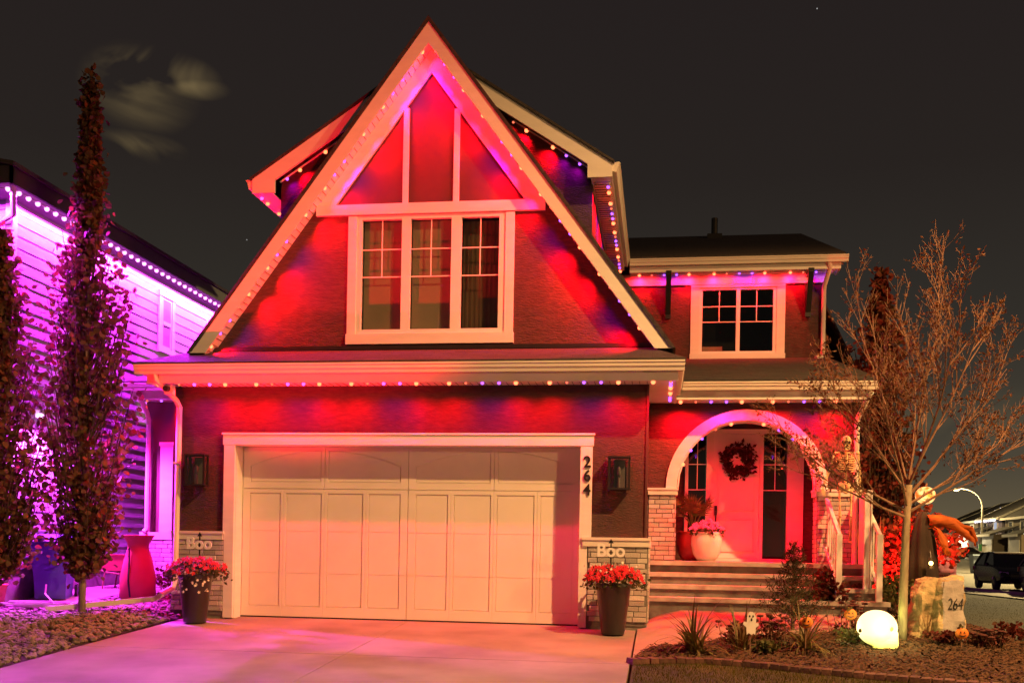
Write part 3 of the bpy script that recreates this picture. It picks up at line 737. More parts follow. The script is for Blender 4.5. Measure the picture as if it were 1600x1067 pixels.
# ---- porch
AY = 16.2; ACX, ACZ, AR, ARO = 1.29, 2.06, 1.07, 1.225
gutter_run(.285, 3.12, 15.58, 3.50, 3.62)
part(MB().box(.20, 3.02, 15.701, 15.73, 3.37, 3.60).box(2.99, 3.02, 15.73, 20, 3.37, 3.6), 'fascia', 'trim')
part(MB().slab([(.285, 15.6, 3.655), (3.16, 15.6, 3.655), (3.0, 19.6, 4.72), (-.2, 19.6, 4.72), (-.2, 15.75, 3.70)], .03), 'porch_roof', 'shingle')
part(MB().box(-.2, 2.99, 15.73, 16.199, 3.39, 3.40), 'soffit', 'vinyl')
PX0, PX1 = GX1, 2.96
n = 28
arc = [(ACX + AR * math.cos(math.pi * i / n), ACZ + AR * math.sin(math.pi * i / n)) for i in range(n + 1)]
poly = [(PX1, 2.06), (PX1, 3.42), (PX0, 3.42), (PX0, 2.06)] + arc[::-1]
part(MB().pxz(poly, AY, AY + .36), 'porch_wall', 'stucco')
arco = [(ACX + ARO * math.cos(math.pi * i / n), ACZ + ARO * math.sin(math.pi * i / n)) for i in range(n + 1)]
am = MB()
for i in range(n):
    am.pxz([arc[i], arco[i], arco[i + 1], arc[i + 1]], AY - .045, AY - .001)
part(am, 'arch_trim', 'trim')
ai = MB()
ar2 = [(ACX + (AR - .012) * math.cos(math.pi * i / n), ACZ + (AR - .012) * math.sin(math.pi * i / n)) for i in range(n + 1)]
for i in range(n): ai.pxz([ar2[i], arc[i], arc[i + 1], ar2[i + 1]], AY - .04, AY + .37)
part(ai, 'arch_lining', 'trim')
LZ = .93
pl = part(MB().box(PX0, ACX - AR - .01, AY, AY + .36, LZ, 1.98), 'brick_pier', 'mortar'); brick_face(pl, (PX0 + .02, AY), (ACX - AR - .01, AY), LZ + .01, 1.955, .022, seed=5); brick_face(pl, (ACX - AR - .01, AY), (ACX - AR - .01, AY + .36), LZ + .01, 1.955, .016, seed=6)
pr = part(MB().box(ACX + AR + .01, PX1, AY, AY + .36, LZ - .7, 1.98), 'brick_pier', 'mortar'); brick_face(pr, (ACX + AR + .01, AY), (PX1, AY), LZ - .68, 1.955, .022, seed=7); brick_face(pr, (ACX + AR + .01, AY + .36), (ACX + AR + .01, AY), LZ + .01, 1.955, .016, seed=8)
for xa, xb in ((PX0 + .01, ACX - AR + .03), (ACX + AR - .03, PX1 + .04)):
    part(MB().box(xa, xb, AY - .05, AY + .38, 1.955, 2.06).box(xa - .01, xb + .01, AY - .065, AY + .39, 2.03, 2.062), 'pier_cap', 'capstone')
# inside of the porch
DY = 17.6; ES = (DY / 19.9)
def ex(x): return x * ES
def ez(z): return CAM_Z + (z - CAM_Z) * ES
part(MB().box(GX1, -.02, AY + .36, DY, LZ, 3.42), 'porch_side_wall', 'stucco'); part(MB().box(2.62, 2.96, AY + .36, DY, LZ - .7, 3.42), 'porch_side_wall', 'stucco')
part(MB().box(-.1, 2.7, AY + .36, DY + .2, 3.40, 3.44), 'porch_ceiling', 'vinyl')
X_ = [ex(v) for v in (.44, .50, .84, .97, 1.83, 1.90, 2.34, 2.64)]; T0, T1 = ez(3.34), ez(3.42)
b = MB().box(-.3, X_[0] - .005, DY, DY + .2, LZ, 3.5).box(X_[7] + .005, 3.0, DY, DY + .2, LZ, 3.5).box(X_[0] - .005, X_[7] + .005, DY, DY + .2, T1, 3.5)
part(b, 'porch_back_wall', 'stucco')
en = part(MB().box(X_[0], X_[1], DY - .05, DY + .1, LZ + .03, T0).box(X_[6], X_[7], DY - .05, DY + .1, LZ + .03, T0).box(X_[0], X_[7], DY - .06, DY + .1, T0, T1).box(X_[2], X_[3], DY - .05, DY + .1, LZ + .03, T0).box(X_[4], X_[5], DY - .05, DY + .1, LZ + .03, T0).box(X_[3], X_[6], DY - .06, DY + .1, LZ, LZ + .05), 'entry_frame', 'trim')
ed = part(MB().box(X_[3] + .002, X_[4] - .002, DY, DY + .05, LZ + .055, T0 - .005), 'entry_door', 'vinyl', en)
pa, pc = X_[3] + .10, X_[4] - .10
for z0, z1 in ((LZ + .18, 1.62), (1.80, T0 - .13)):
    part(MB().box(pa, pc, DY - .012, DY - .0005, z0, z1).box(pa - .02, pa - .005, DY - .02, DY - .0005, z0 - .02, z1 + .02).box(pc + .005, pc + .02, DY - .02, DY - .0005, z0 - .02, z1 + .02).box(pa - .02, pc + .02, DY - .02, DY - .0005, z1 + .004, z1 + .02).box(pa - .02, pc + .02, DY - .02, DY - .0005, z0 - .02, z0 - .004), 'door_panel', 'vinyl', en)
hx_ = X_[3] + .05
part(MB().box(hx_ - .022, hx_ + .022, DY - .05, DY - .001, 1.70, 1.86).tube([(hx_, DY - .03, 1.76), (hx_, DY - .08, 1.76), (hx_, DY - .08, 1.56), (hx_, DY - .03, 1.54)], .013, 6), 'door_handle', 'black', en)
for xa, xb in ((X_[1], X_[2]), (X_[5], X_[6])):
    part(MB().box(xa, xb, DY + .01, DY + .016, LZ + .09, T0), 'sidelight_pane', 'glass', en)
    g_ = MB(); xm = (xa + xb) / 2
    g_.box(xm - .007, xm + .007, DY, DY + .009, 2.12, T0).box(xa, xb, DY - .001, DY + .0085, 2.55, 2.564).box(xa, xb, DY - .001, DY + .0085, 2.12, 2.134)
    part(g_, 'sidelight_grille', 'vinyl', en)
    part(MB().box(xa, xb, DY + .3, DY + .32, LZ, T1), 'dark_hall', 'darkroom', en)
# steps: solid risers with pale tread caps
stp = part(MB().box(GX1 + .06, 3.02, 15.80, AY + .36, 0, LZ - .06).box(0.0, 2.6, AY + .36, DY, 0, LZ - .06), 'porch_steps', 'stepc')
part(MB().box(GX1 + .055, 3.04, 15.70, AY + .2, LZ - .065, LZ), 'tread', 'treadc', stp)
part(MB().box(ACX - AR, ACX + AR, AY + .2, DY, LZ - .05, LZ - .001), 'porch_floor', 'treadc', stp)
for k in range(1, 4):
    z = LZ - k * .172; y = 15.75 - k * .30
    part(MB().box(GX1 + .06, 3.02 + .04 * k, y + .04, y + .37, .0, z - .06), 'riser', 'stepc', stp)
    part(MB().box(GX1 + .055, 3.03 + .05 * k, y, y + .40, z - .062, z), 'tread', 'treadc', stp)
# railings at the right of the steps
def railing(x, y0, y1):
    r = part(MB().box(x - .04, x + .04, y0 - .04, y0 + .04, .42, 1.36), 'step_railing', 'vinyl')
    part(MB().bar((x, y0 - .02, 1.34), (x, y1, 1.90), .05, .06), 'handrail', 'vinyl', r)
    part(MB().bar((x, y0, .62), (x, y1, 1.16), .04, .05), 'bottom_rail', 'vinyl', r)
    for k in range(1, 6):
        t = k / 6; y = y0 + (y1 - y0) * t
        part(MB().box(x - .011, x + .011, y - .011, y + .011, .62 + .54 * t, 1.34 + .55 * t), 'baluster', 'vinyl', r)
railing(2.49, 14.95, 16.1)
railing(3.02, 14.85, 16.1)
part(MB().box(2.88, 2.95, 15.2, 15.27, .5, 2.0).box(2.965, 2.985, 15.2, 16.1, .5, 2.0), 'side_post', 'vinyl')
# porch downspout on the right corner
part(MB().tube([(3.02, 15.66, 3.52), (3.02, 15.68, 3.44), (2.93, 16.08, 3.16), (2.92, 16.13, 3.08), (2.91, 16.13, 1.2), (2.91, 16.10, .5)], .04, 8), 'downspout', 'gutter', smooth=True, angle=40)

# ---- left bump-out behind the garage
BX = -8.56
part(MB().box(BX, GX0, 16.1, 16.3, 0, 3.45).box(BX, BX + .2, 16.3, 20, 0, 3.45), 'side_bay_wall', 'panel')
part(MB().box(-8.28, -8.06, 16.05, 16.099, 1.24, 2.68).box(-8.30, -7.5, 16.045, 16.099, 2.68, 2.74), 'bay_window_casing', 'trim')
part(MB().box(BX, GX0, 16.05, 16.1, .05, 1.12), 'foundation', 'stepc')
pb_ = part(MB().box(BX, GX0, 16.02, 16.06, .2, 1.12), 'brick_wainscot', 'mortar'); brick_face(pb_, (BX, 16.02), (GX0 - .2, 16.02), .25, 1.115, .022, seed=11)
part(MB().box(BX - .03, GX0, 15.98, 16.1, 1.12, 1.24), 'ledge_board', 'capstone')
gutter_run(-8.80, -7.2, 15.55, 3.53, 3.65)
part(MB().box(-8.62, -7.2, 15.671, 15.70, 3.40, 3.64), 'fascia', 'trim')
part(MB().box(-8.62, -7.2, 15.70, 16.099, 3.42, 3.43), 'soffit', 'vinyl')
part(MB().slab([(-8.82, 15.55, 3.68), (-7.0, 15.55, 3.68), (-6.9, 17.5, 4.3), (-8.2, 17.5, 4.3)], .03), 'bay_roof', 'shingle')
part(MB().tube([(-8.46, 15.62, 3.53), (-8.46, 15.64, 3.46), (-8.47, 15.95, 3.2), (-8.47, 16.0, 3.1), (-8.47, 16.0, 1.3), (-8.5, 15.95, 1.24)], .04, 8), 'downspout', 'gutter', smooth=True, angle=40)

# ---- the light strings on the house
led_string('light_string', 'light string under the long garage eave above the door', [(-6.92, 13.70, 3.312), (.13, 13.70, 3.312)], (0, 0.14, -1), phase=5, power=.68, spread=136)
led_string('light_string', 'short light string under the side eave between garage and porch', [(.10, 13.65, 3.315), (.10, 15.6, 3.315)], (-.5, 0, -1), phase=0, power=.5)
led_string('light_string', 'light string under the garage eave corner above the security camera', [(-7.12, 13.60, 3.315), (-7.12, 15.4, 3.315)], (0, 0, -1), phase=2)
RD = RW - .02
for s, lb, ph in ((-1, 'light string up the left rake of the steep gable', 4), (1, 'light string down the right rake of the steep gable', 5)):
    za, zb = 7.98, 3.88
    nrm = Vector((-s * sl_, 0, -1)).normalized()
    led_string('light_string', lb, [(AX + s * .03, 13.895, AZ - RD - .03), (AX + s * (AZ - RD - zb) / sl_, 13.895, zb)] , nrm + Vector((0, .26, 0)), phase=ph, power=1.0, spread=116, vio=.5)
for s, xe, lb, ph in ((-1, UL, 'light string under the left rake of the upper roof', 1), (1, UR, 'light string under the right rake of the upper roof', 0)):
    xi = xe - s * .37; xm = UX + s * 1.15
    led_string('light_string', lb, [(xi, 14.47, uz(xi, .255)), (xm, 14.47, uz(xm, .255))], (-s * US, .85, -1), phase=ph, power=.32, spread=130)
led_string('light_string', 'light string along the receding right eave of the upper roof', [(UR - .06, 14.40, 6.205), (UR - .06, 19.0, 6.205)], (-.8, 0, -1), phase=1, power=.8, spread=120)
led_string('light_string', 'light string along the receding left eave of the upper roof', [(UL + .06, 14.40, 6.205), (UL + .06, 17.0, 6.205)], (.8, 0, -1), phase=1, power=.8, spread=120)
led_string('light_string', 'light string under the wing eave above the small window', [(-.6, 19.38, 6.255), (3.05, 19.38, 6.255)], (0, .75, -1), phase=4, power=.6, spread=160, vio=.18)
led_string('light_string', 'light string under the porch gutter above the arch', [(.15, 15.93, 3.372), (2.99, 15.93, 3.372)], (0, .14, -1), phase=4, power=1.6, spread=150, vio=.3)
led_string('light_string', 'light string curving round the underside of the porch arch', [(ACX + (AR - .03) * math.cos(math.pi * i / 16), AY + .0, ACZ + (AR - .03) * math.sin(math.pi * i / 16)) for i in range(17)], (0, .35, -1), phase=3, power=.55, spread=140, vio=.2, pitch=.25)
led_string('light_string', 'short light string under the low eave of the left bay', [(-8.55, 15.85, 3.405), (-7.3, 15.85, 3.405)], (0, .1, -1), phase=4, pattern=['red', 'dim', 'violet'], pitch=.25, power=.5, spread=100)
# ------------------------------------------------------------------ neighbouring house on the left
N = thing('house', 'pale lap sided neighbour house washed in magenta light', 'house', (-9.7, 14.1, .3))
NX, NY0, NY1 = -9.70, 14.10, 24.5
part(MB().box(NX - 9, NX - .03, NY0 + .03, NY1, -.2, 6.3), 'wall', 'siding', N)
part(MB().box(NX - .05, NX - .02, NY0 + .01, NY1, -.2, .62), 'foundation', 'stepc', N)
sb = MB().add([(-.028, 0, 0), (.006, 0, 0), (.006, 0, .010), (-.010, 0, .19), (-.028, 0, .19), (-.028, 1, 0), (.006, 1, 0), (.006, 1, .010), (-.010, 1, .19), (-.028, 1, .19)],
              [(4, 3, 2, 1, 0), (5, 6, 7, 8, 9), (0, 1, 6, 5), (1, 2, 7, 6), (2, 3, 8, 7), (3, 4, 9, 8), (4, 0, 5, 9)])
SIDE = mesh_only(sb, 'siding_board', M['siding'])
z = .62
while z < 6.1:
    put('siding_board', SIDE, (NX, NY0 + .10, z), N, (1, NY1 - NY0 - .1, 1)); z += .18
FB = mesh_only(MB().add([(x, y, zz) for x in (0, 1) for y, zz in ((.028, 0), (-.012, 0), (-.012, .012), (.02, .19), (.028, .19))], [(4, 3, 2, 1, 0), (5, 6, 7, 8, 9), (0, 1, 6, 5), (1, 2, 7, 6), (2, 3, 8, 7), (3, 4, 9, 8), (4, 0, 5, 9)]), 'siding_board', M['siding'])
z = .62
while z < 6.1:
    put('siding_board', FB, (NX - 5, NY0, z), N, (4.9, 1, 1)); z += .18
part(MB().box(NX - .1, NX + .02, NY0 - .02, NY0 + .10, .5, 6.2), 'corner_board', 'ntrim', N)
part(MB().box(NX - .02, NX + .005, NY0 + .1, NY1, 6.0, 6.16), 'frieze_board', 'ntrim', N)
part(MB().box(NX - 9, NX + .42, 13.45, NY1 + .4, 6.16, 6.20), 'soffit', 'nroof', N)
part(MB().box(NX + .42, NX + .46, 13.4, NY1 + .4, 6.15, 6.40).box(NX - 9, NX + .46, 13.40, 13.44, 6.15, 6.4), 'fascia', 'nfascia', N)
part(MB().slab([(NX + .52, 13.35, 6.44), (NX + .52, NY1 + .5, 6.44), (NX - 4.2, NY1 + .5, 7.4), (NX - 4.2, 13.35, 7.4)], .06), 'roof', 'shingle', N)
part(MB().tube([(NX + .40, 13.52, 6.2), (NX + .1, 13.98, 5.9), (NX - .12, 14.03, 5.8), (NX - .12, 14.03, .6)], .045, 8), 'downspout', 'ntrim', N, smooth=True, angle=40)
nw = part(MB().box(NX, NX + .03, 18.62, 18.74, 4.87, 5.86).box(NX, NX + .03, 19.14, 19.26, 4.87, 5.86).box(NX, NX + .045, 18.6, 19.28, 4.78, 4.87).box(NX, NX + .045, 18.6, 19.28, 5.86, 5.96), 'window', 'ntrim', N)
part(MB().box(NX - .02, NX + .018, 18.74, 18.79, 4.87, 5.86).box(NX - .02, NX + .018, 19.09, 19.14, 4.87, 5.86).box(NX - .02, NX + .022, 18.79, 19.09, 5.33, 5.40).box(NX - .02, NX + .018, 18.79, 19.09, 4.87, 4.92).box(NX - .02, NX + .018, 18.79, 19.09, 5.81, 5.86), 'frame', 'ntrim', nw)
part(MB().box(NX - .012, NX + .006, 18.79, 19.09, 4.92, 5.81), 'pane', mat('neighbour_window_pane', (.25, .25, .27), .08, .05, spec=.6), nw)
nl = part(MB().box(NX, NX + .06, 14.66, 14.80, 2.98, 3.10), 'wall_light', 'ntrim', N)
part(MB().ball((NX + .10, 14.73, 3.0), (.05, .05, .045)), 'lit_lens', glow('lit_magenta_lens', (1, .45, 1), 9), nl, smooth=True)
lamp('wall_light_lamp', 'SPOT', (NX + .5, 14.73, 2.95), (.80, .04, 1), 2800, .05, (NX + .8, 14.4, 0), spot_size=rad(165), spot_blend=.5)
led_string('light_string', 'magenta light string under the neighbour house eave', [(NX - 4, 13.62, 6.145), (NX + .30, 13.62, 6.145), (NX + .30, 24.2, 6.145)], (-.05, 0, -1), pattern=['pink'], group='light strings along the neighbour eave', spread=178, blend=.25)

# ------------------------------------------------------------------ trees
def leafmat(name, c1, c2, c3, transl=.3):
    m = mat(name, c1, .6, .2, 2.2, transl=transl, spec=.25)
    t = m.node_tree
    rp = [n for n in t.nodes if n.type == 'VALTORGB'][0]; e = rp.color_ramp.elements
    e[0].position = .34; e[0].color = (*c1, 1); e[1].position = .66; e[1].color = (*c3, 1); q = e.new(.5); q.color = (*c2, 1)
    no = [n for n in t.nodes if n.type == 'TEX_NOISE'][0]; no.inputs['Scale'].default_value = 9; no.inputs['Detail'].default_value = 3
    return m
ASPEN = leafmat('autumn_aspen_leaf', (.10, .036, .026), (.105, .075, .032), (.20, .055, .025))
REDLEAF = leafmat('dark_red_leaf', (.10, .015, .012), (.16, .03, .018), (.10, .05, .02))
HOTLEAF = leafmat('red_bush_leaf', (.24, .03, .02), (.34, .05, .03), (.30, .10, .04))
OLIVE = leafmat('olive_leaf', (.035, .045, .012), (.06, .07, .02), (.10, .09, .025))
BURG = leafmat('burgundy_leaf', (.07, .012, .012), (.11, .02, .016), (.07, .04, .015))
CONIF = leafmat('conifer_needle', (.030, .040, .018), (.045, .055, .024), (.075, .075, .03))

def columnar_tree(name, label, x, y, h, prof, leafsize, nshoot, per, lm, group, trunk_r=.055, base=None, shoots_r=.008):
    z0 = gz(x, y) if base is None else base
    t = thing(name, label, 'tree', (x, y, z0), group=group)
    pz = [p[0] for p in prof]; pr_ = [p[1] for p in prof]
    tb = MB(); pts = [(x + RNG.uniform(-.02, .02) * k / 3, y + RNG.uniform(-.02, .02), z0 - .05 + (h - .1) * k / 12) for k in range(13)]
    tb.tube(pts, [trunk_r * (1 - .9 * k / 12) for k in range(13)], 8)
    tb.build('trunk', M['bark'], t, smooth=True)
    br_, pl_ = MB(), []
    for i in range(nshoot):
        f = (i + RNG.random()) / nshoot; zt_ = pz[0] + (pz[-1] - pz[0]) * f; R_ = float(np.interp(zt_, pz, pr_))
        a = RNG.uniform(0, 6.283); rr_ = R_ * (RNG.random() ** .55)
        tip = Vector((x + rr_ * math.cos(a), y + rr_ * math.sin(a), z0 + zt_))
        L = min(zt_ - pz[0] * .8, .35 + rr_ * 1.9 + RNG.uniform(0, .3)); st = Vector((x, y, z0 + max(pz[0] * .8, zt_ - L)))
        midp = st.lerp(tip, .5) + Vector((math.cos(a), math.sin(a), 0)) * rr_ * .18
        br_.tube([st, midp, tip], [shoots_r * 1.4, shoots_r, shoots_r * .4], 4)
        for k in range(per):
            u = RNG.uniform(.25, 1.03); q = st.lerp(midp, u * 2) if u < .5 else midp.lerp(tip, u * 2 - 1)
            s_ = .045 + .05 * (R_ > .3)
            pl_.append((q.x + RNG.gauss(0, s_), q.y + RNG.gauss(0, s_), q.z + RNG.gauss(0, s_)))
    br_.build('branches', M['darktwig'], t, fix=False)
    lv = MB().leaves(pl_, leafsize, asp=.95, up=-.3).build('crown', lm, t, fix=False)
    return t
columnar_tree('aspen_tree', 'tall slim aspen with reddish leaves, bare trunk foot in the rock bed', -8.05, 13.4, 7.65,
              [(.65, .10), (.9, .28), (1.4, .50), (2.2, .68), (3.2, .70), (4.4, .64), (5.2, .40), (5.5, .27), (6.3, .19), (6.9, .12), (7.6, .03)], .09, 430, 18, ASPEN, 'columnar aspens in the rock bed')
columnar_tree('aspen_tree', 'shorter aspen cut off by the left edge of the photo', -8.95, 12.75, 5.3,
              [(.65, .2), (.9, .45), (1.6, .68), (2.6, .66), (3.6, .52), (4.3, .38), (4.9, .2), (5.3, .06)], .09, 370, 18, ASPEN, 'columnar aspens in the rock bed', base=.02)
columnar_tree('columnar_tree', 'dark red leaved columnar tree behind the bare young tree', 3.72, 18.6, 6.0,
              [(.3, .50), (1.2, .72), (2.4, .80), (3.4, .74), (4.3, .60), (4.8, .42), (5.3, .18), (5.9, .05)], .11, 360, 15, REDLEAF, None)

# bare young tree right of the porch
BT = (2.98, 13.25); bz = gz(*BT)
bt = thing('young_tree', 'young bare tree with upswept twigs and a pale trunk beside the skull', 'tree', (BT[0], BT[1], bz))
rr = random.Random(23)
Tw, Lf = MB(), []
tr_ = MB(); top = Vector((BT[0] + .05, BT[1], bz + 1.95))
tr_.tube([(BT[0], BT[1], bz - .05), (BT[0] + .005, BT[1], bz + .6), (BT[0] + .02, BT[1], bz + 1.3), top], [.062, .054, .047, .040], 10)
tr_.build('trunk', M['bark'], bt, smooth=True)
def grow(p, d, L, r, lev):
    n = 4 if lev < 2 else 3; pts = [p]; q = p; dd = d.copy()
    for i in range(n):
        dd = (dd + Vector((rr.gauss(0, .07), rr.gauss(0, .07), .085 if lev > 0 else .03))).normalized()
        q = q + dd * (L / n); pts.append(q)
    Tw.tube(pts, [max(.0020, r * (1 - .75 * i / n)) for i in range(n + 1)], 5 if lev < 2 else 3)
    if lev >= 1:
        for k in range(rr.choice((0, 1, 1, 2)) + (1 if lev > 2 else 0)): 
            c = rr.choice(pts[1:]); Lf.append((c.x + rr.gauss(0, .015), c.y + rr.gauss(0, .015), c.z + rr.gauss(0, .015)))
    if lev >= 3 or L < .13: return
    for k in range({0: 7, 1: 6, 2: 4}[lev]):
        u = .22 + .74 * (k + rr.random() * .8) / {0: 7, 1: 6, 2: 4}[lev]; i = min(n - 1, int(u * n)); b_ = pts[i].lerp(pts[i + 1], u * n - i)
        ax = Vector((rr.gauss(0, 1), rr.gauss(0, 1), rr.gauss(0, .3))); ax = (ax - dd * ax.dot(dd)).normalized()
        ang = rr.uniform(.35, .75) if lev else rr.uniform(.35, .6)
        grow(b_, (dd * math.cos(ang) + ax * math.sin(ang)).normalized(), L * rr.uniform(.38, .62) * (1.05 - .35 * u), max(.0026, r * .46), lev + 1)
# limbs: (height on trunk, compass angle, lean, length)
for hz_, ang, lean, L in ((1.95, .0, .30, 1.75), (1.95, .5, .28, 2.25), (1.93, 2.6, .28, 1.9), (1.85, 3.3, .75, 1.55), (1.80, .1, .80, 1.75), (1.72, 1.4, .55, 1.6), (1.66, 4.3, .6, 1.5), (1.60, -.25, 1.02, 1.6), (1.62, 3.1, 1.1, 1.5), (1.90, 5.3, .38, 2.0), (1.55, 3.5, 1.25, 1.25), (1.70, .3, 1.1, 1.4)):
    d = Vector((math.sin(lean) * math.cos(ang), math.sin(lean) * math.sin(ang), math.cos(lean)))
    grow(Vector((BT[0] + .035, BT[1], bz + hz_)), d, L * 1.14, .019, 0)
Tw.build('branches', M['twig'], bt, fix=False)
MB().leaves(Lf, .055, asp=.45).build('last_leaves', leafmat('bronze_leaf', (.12, .05, .02), (.16, .07, .025), (.14, .03, .02)), bt, fix=False)

# ------------------------------------------------------------------ shrubs and bed plants
def shrub(name, label, c, r, n, size, lm, group=None, stems=True, top=0.0, cat='shrub'):
    z0 = gz(c[0], c[1]); t = thing(name, label, cat, (c[0], c[1], z0), group=group)
    pts = []
    lob = [(RNG.gauss(0, .45), RNG.gauss(0, .45), RNG.uniform(-.5, .7), RNG.uniform(.35, .6)) for _ in range(9)]
    while len(pts) < n:
        a = RNG.choice(lob); d = Vector((RNG.gauss(0, 1), RNG.gauss(0, 1), RNG.gauss(0, 1))).normalized() * (RNG.random() ** .4) * a[3]
        q = (a[0] + d.x, a[1] + d.y, a[2] + d.z)
        if q[2] < -1: continue
        pts.append((c[0] + q[0] * r[0], c[1] + q[1] * r[1], z0 + r[2] * (1 + q[2] * .9)))
    if stems:
        s_ = MB()
        for i in range(14):
            q = pts[i * n // 14]; s_.tube([(c[0] + RNG.gauss(0, .03), c[1] + RNG.gauss(0, .03), z0 - .02), ((c[0] + q[0]) / 2 + RNG.gauss(0, .02), (c[1] + q[1]) / 2, (z0 + q[2]) / 2), q], [.009, .007, .003], 4)
        s_.build('stems', M['twig'], t, fix=False)
    MB().leaves(pts, size, asp=.8).build('foliage', lm, t, fix=False)
    return t
shrub('red_shrub', 'burning bush lit bright red behind the bare tree', (3.80, 17.0), (.62, .5, .80), 2000, .095, HOTLEAF)
shrub('red_shrub', 'tall red leaved shrub under the glowing pumpkin head', (4.30, 17.6), (.42, .4, 1.0), 1300, .095, HOTLEAF)
shrub('dark_shrub', 'low dark green shrub beside the white stair post', (3.40, 15.4), (.34, .3, .30), 700, .06, OLIVE)
shrub('pink_shrub', 'wispy shrub glowing magenta below the bay brick', (-7.65, 15.5), (.42, .3, .30), 650, .06, BURG)
shrub('red_shrub', 'dark red leaved plant piled on the steps beside the railing', (2.32, 15.05), (.22, .22, .36), 800, .07, BURG)
# lamp at the foot of the burning bush, and the green uplight at the young tree
lamp('red_garden_light', 'SPOT', (3.42, 16.1, gz(3.42, 16.1) + .16), (1, .03, .02), 700, .04, (3.9, 17.0, 1.1), spot_size=rad(105), spot_blend=.6)
def garden_light(label, x, y, col, tgt):
    z0 = gz(x, y); t = thing('garden_light', label, 'garden light', (x, y, z0), group='small garden spotlights')
    d = (Vector(tgt) - Vector((x, y, z0 + .12))).normalized(); c = Vector((x, y, z0 + .10))
    MB().tube([c - d * .05, c + d * .05], .03, 10).build('lamp_head', M['black'], t, smooth=True, angle=40)
    MB().tube([(x, y, z0 - .05), (x, y, z0 + .08)], .008, 6).build('spike', M['black'], t)
    MB().tube([c + d * .0505, c + d * .053], .026, 10).build('lit_lens', col, t)
garden_light('small black spotlight aimed up into the burning bush', 3.42, 16.1, glow('lit_red_lens', (1, .1, .08), 4), (4.25, 17, 1.3))
lamp('tree_uplight', 'SPOT', (2.72, 13.05, gz(2.72, 13.05) + .10), (.72, .85, .12), 16, .03, (2.98, 13.25, .9), spot_size=rad(70), spot_blend=.7)

def blades_plant(name, label, c, n, L, w, lm, spread=.5, arch=.9, group=None, cat='plant', heads=None):
    z0 = gz(c[0], c[1]) + .02; t = thing(name, label, cat, (c[0], c[1], z0), group=group); mb = MB(); tips = []
    for i in range(n):
        a = RNG.uniform(0, 6.28); l = L * RNG.uniform(.6, 1.15); lean = RNG.uniform(.1, 1) * spread; b0 = Vector((c[0] + RNG.gauss(0, .035), c[1] + RNG.gauss(0, .035), z0 - .02))
        dirv = Vector((math.cos(a), math.sin(a), 0)); sd = Vector((-math.sin(a), math.cos(a), 0)); m_ = 5; prev = None; th = lean; p = b0.copy(); vs = []
        for k in range(m_ + 1):
            ww = w * (1 - (k / m_) ** 2 * .95) * (.7 + .3 * min(1, k)); vs += [p - sd * ww / 2, p + sd * ww / 2]
            th += (lean * .9 + .22) * arch * .30; p = p + (dirv * math.sin(th) + Vector((0, 0, 1)) * math.cos(th)) * l / m_
        mb.add(vs, [(2 * k, 2 * k + 1, 2 * k + 3, 2 * k + 2) for k in range(m_)]); tips.append(p)
    mb.build('blades', lm, t, fix=False)
    if heads:
        hb = MB()
        for p in tips[::2]: hb.tube([p - Vector((0, 0, .22)), p - Vector((0, 0, .1)), p + Vector((0, 0, .05))], [.003, .008, .002], 4)
        hb.build('seed_heads', heads, t, fix=False)
    return t
LILY = mat('daylily_blade', (.055, .065, .018), .55, .3, 3, col2=(.16, .12, .035), transl=.2)
STRAW = mat('straw_blade', (.17, .10, .04), .7, .25, 5, transl=.25); PLUME = mat('tan_plume', (.22, .12, .06), .9, .2, 8)
blades_plant('daylily', 'broad arching daylily clump nearest the driveway', (.42, 12.1), 100, .74, .032, LILY, .95, 1.5, 'daylilies in the bed')
blades_plant('daylily', 'thin upright daylily behind the ghost stake', (.98, 12.4), 40, .64, .026, LILY, .5, .8, 'daylilies in the bed')
blades_plant('daylily', 'arching daylily clump beside the pumpkin stake under the spruce', (1.72, 12.55), 80, .68, .028, LILY, .9, 1.5, 'daylilies in the bed')
blades_plant('daylily', 'small dry grass tuft between tree trunk and boulder', (3.32, 13.45), 24, .45, .012, STRAW, .35, .6, 'daylilies in the bed')
blades_plant('feather_grass', 'tall tan feather grass glowing orange beside the stair post', (3.18, 16.9), 60, 1.10, .011, STRAW, .28, .5, None, 'grass', PLUME)
blades_plant('feather_grass', 'sparse grass tuft in the river rock', (-7.75, 12.2), 26, .30, .008, LILY, .5, .6, None, 'grass')
def stalks(name, label, c, n, h, lm, hm, group):
    z0 = gz(*c); t = thing(name, label, 'plant', (c[0], c[1], z0), group=group); s_, hd, lf = MB(), MB(), []
    for i in range(n):
        x, y = c[0] + RNG.gauss(0, .10), c[1] + RNG.gauss(0, .10); q = h * RNG.uniform(.6, 1.1); tx, ty = x + RNG.gauss(0, .05), y + RNG.gauss(0, .05)
        s_.tube([(x, y, z0), (tx, ty, z0 + q)], [.006, .004], 4); hd.ball((tx, ty, z0 + q), (.045, .045, .018), 7, 4)
        for k in range(9): u = RNG.uniform(.1, .85); lf.append((x + (tx - x) * u + RNG.gauss(0, .03), y + (ty - y) * u + RNG.gauss(0, .03), z0 + q * u))
    s_.build('stems', M['twig'], t, fix=False); hd.build('flower_heads', hm, t, fix=False); MB().leaves(lf, .06, asp=.6).build('leaves', lm, t, fix=False)
SEDUM = mat('dried_sedum_head', (.07, .02, .018), .9, .3, 30)
stalks('sedum', 'rust red sedum heads under the small spruce', (1.42, 13.1), 22, .30, BURG, SEDUM, 'sedums in the bed')
stalks('sedum', 'dark sedum clump behind the daylilies', (.95, 12.9), 20, .26, BURG, SEDUM, 'sedums in the bed')
stalks('sedum', 'taller red sedum in front of the step corner', (2.42, 13.55), 16, .50, BURG, SEDUM, 'sedums in the bed')
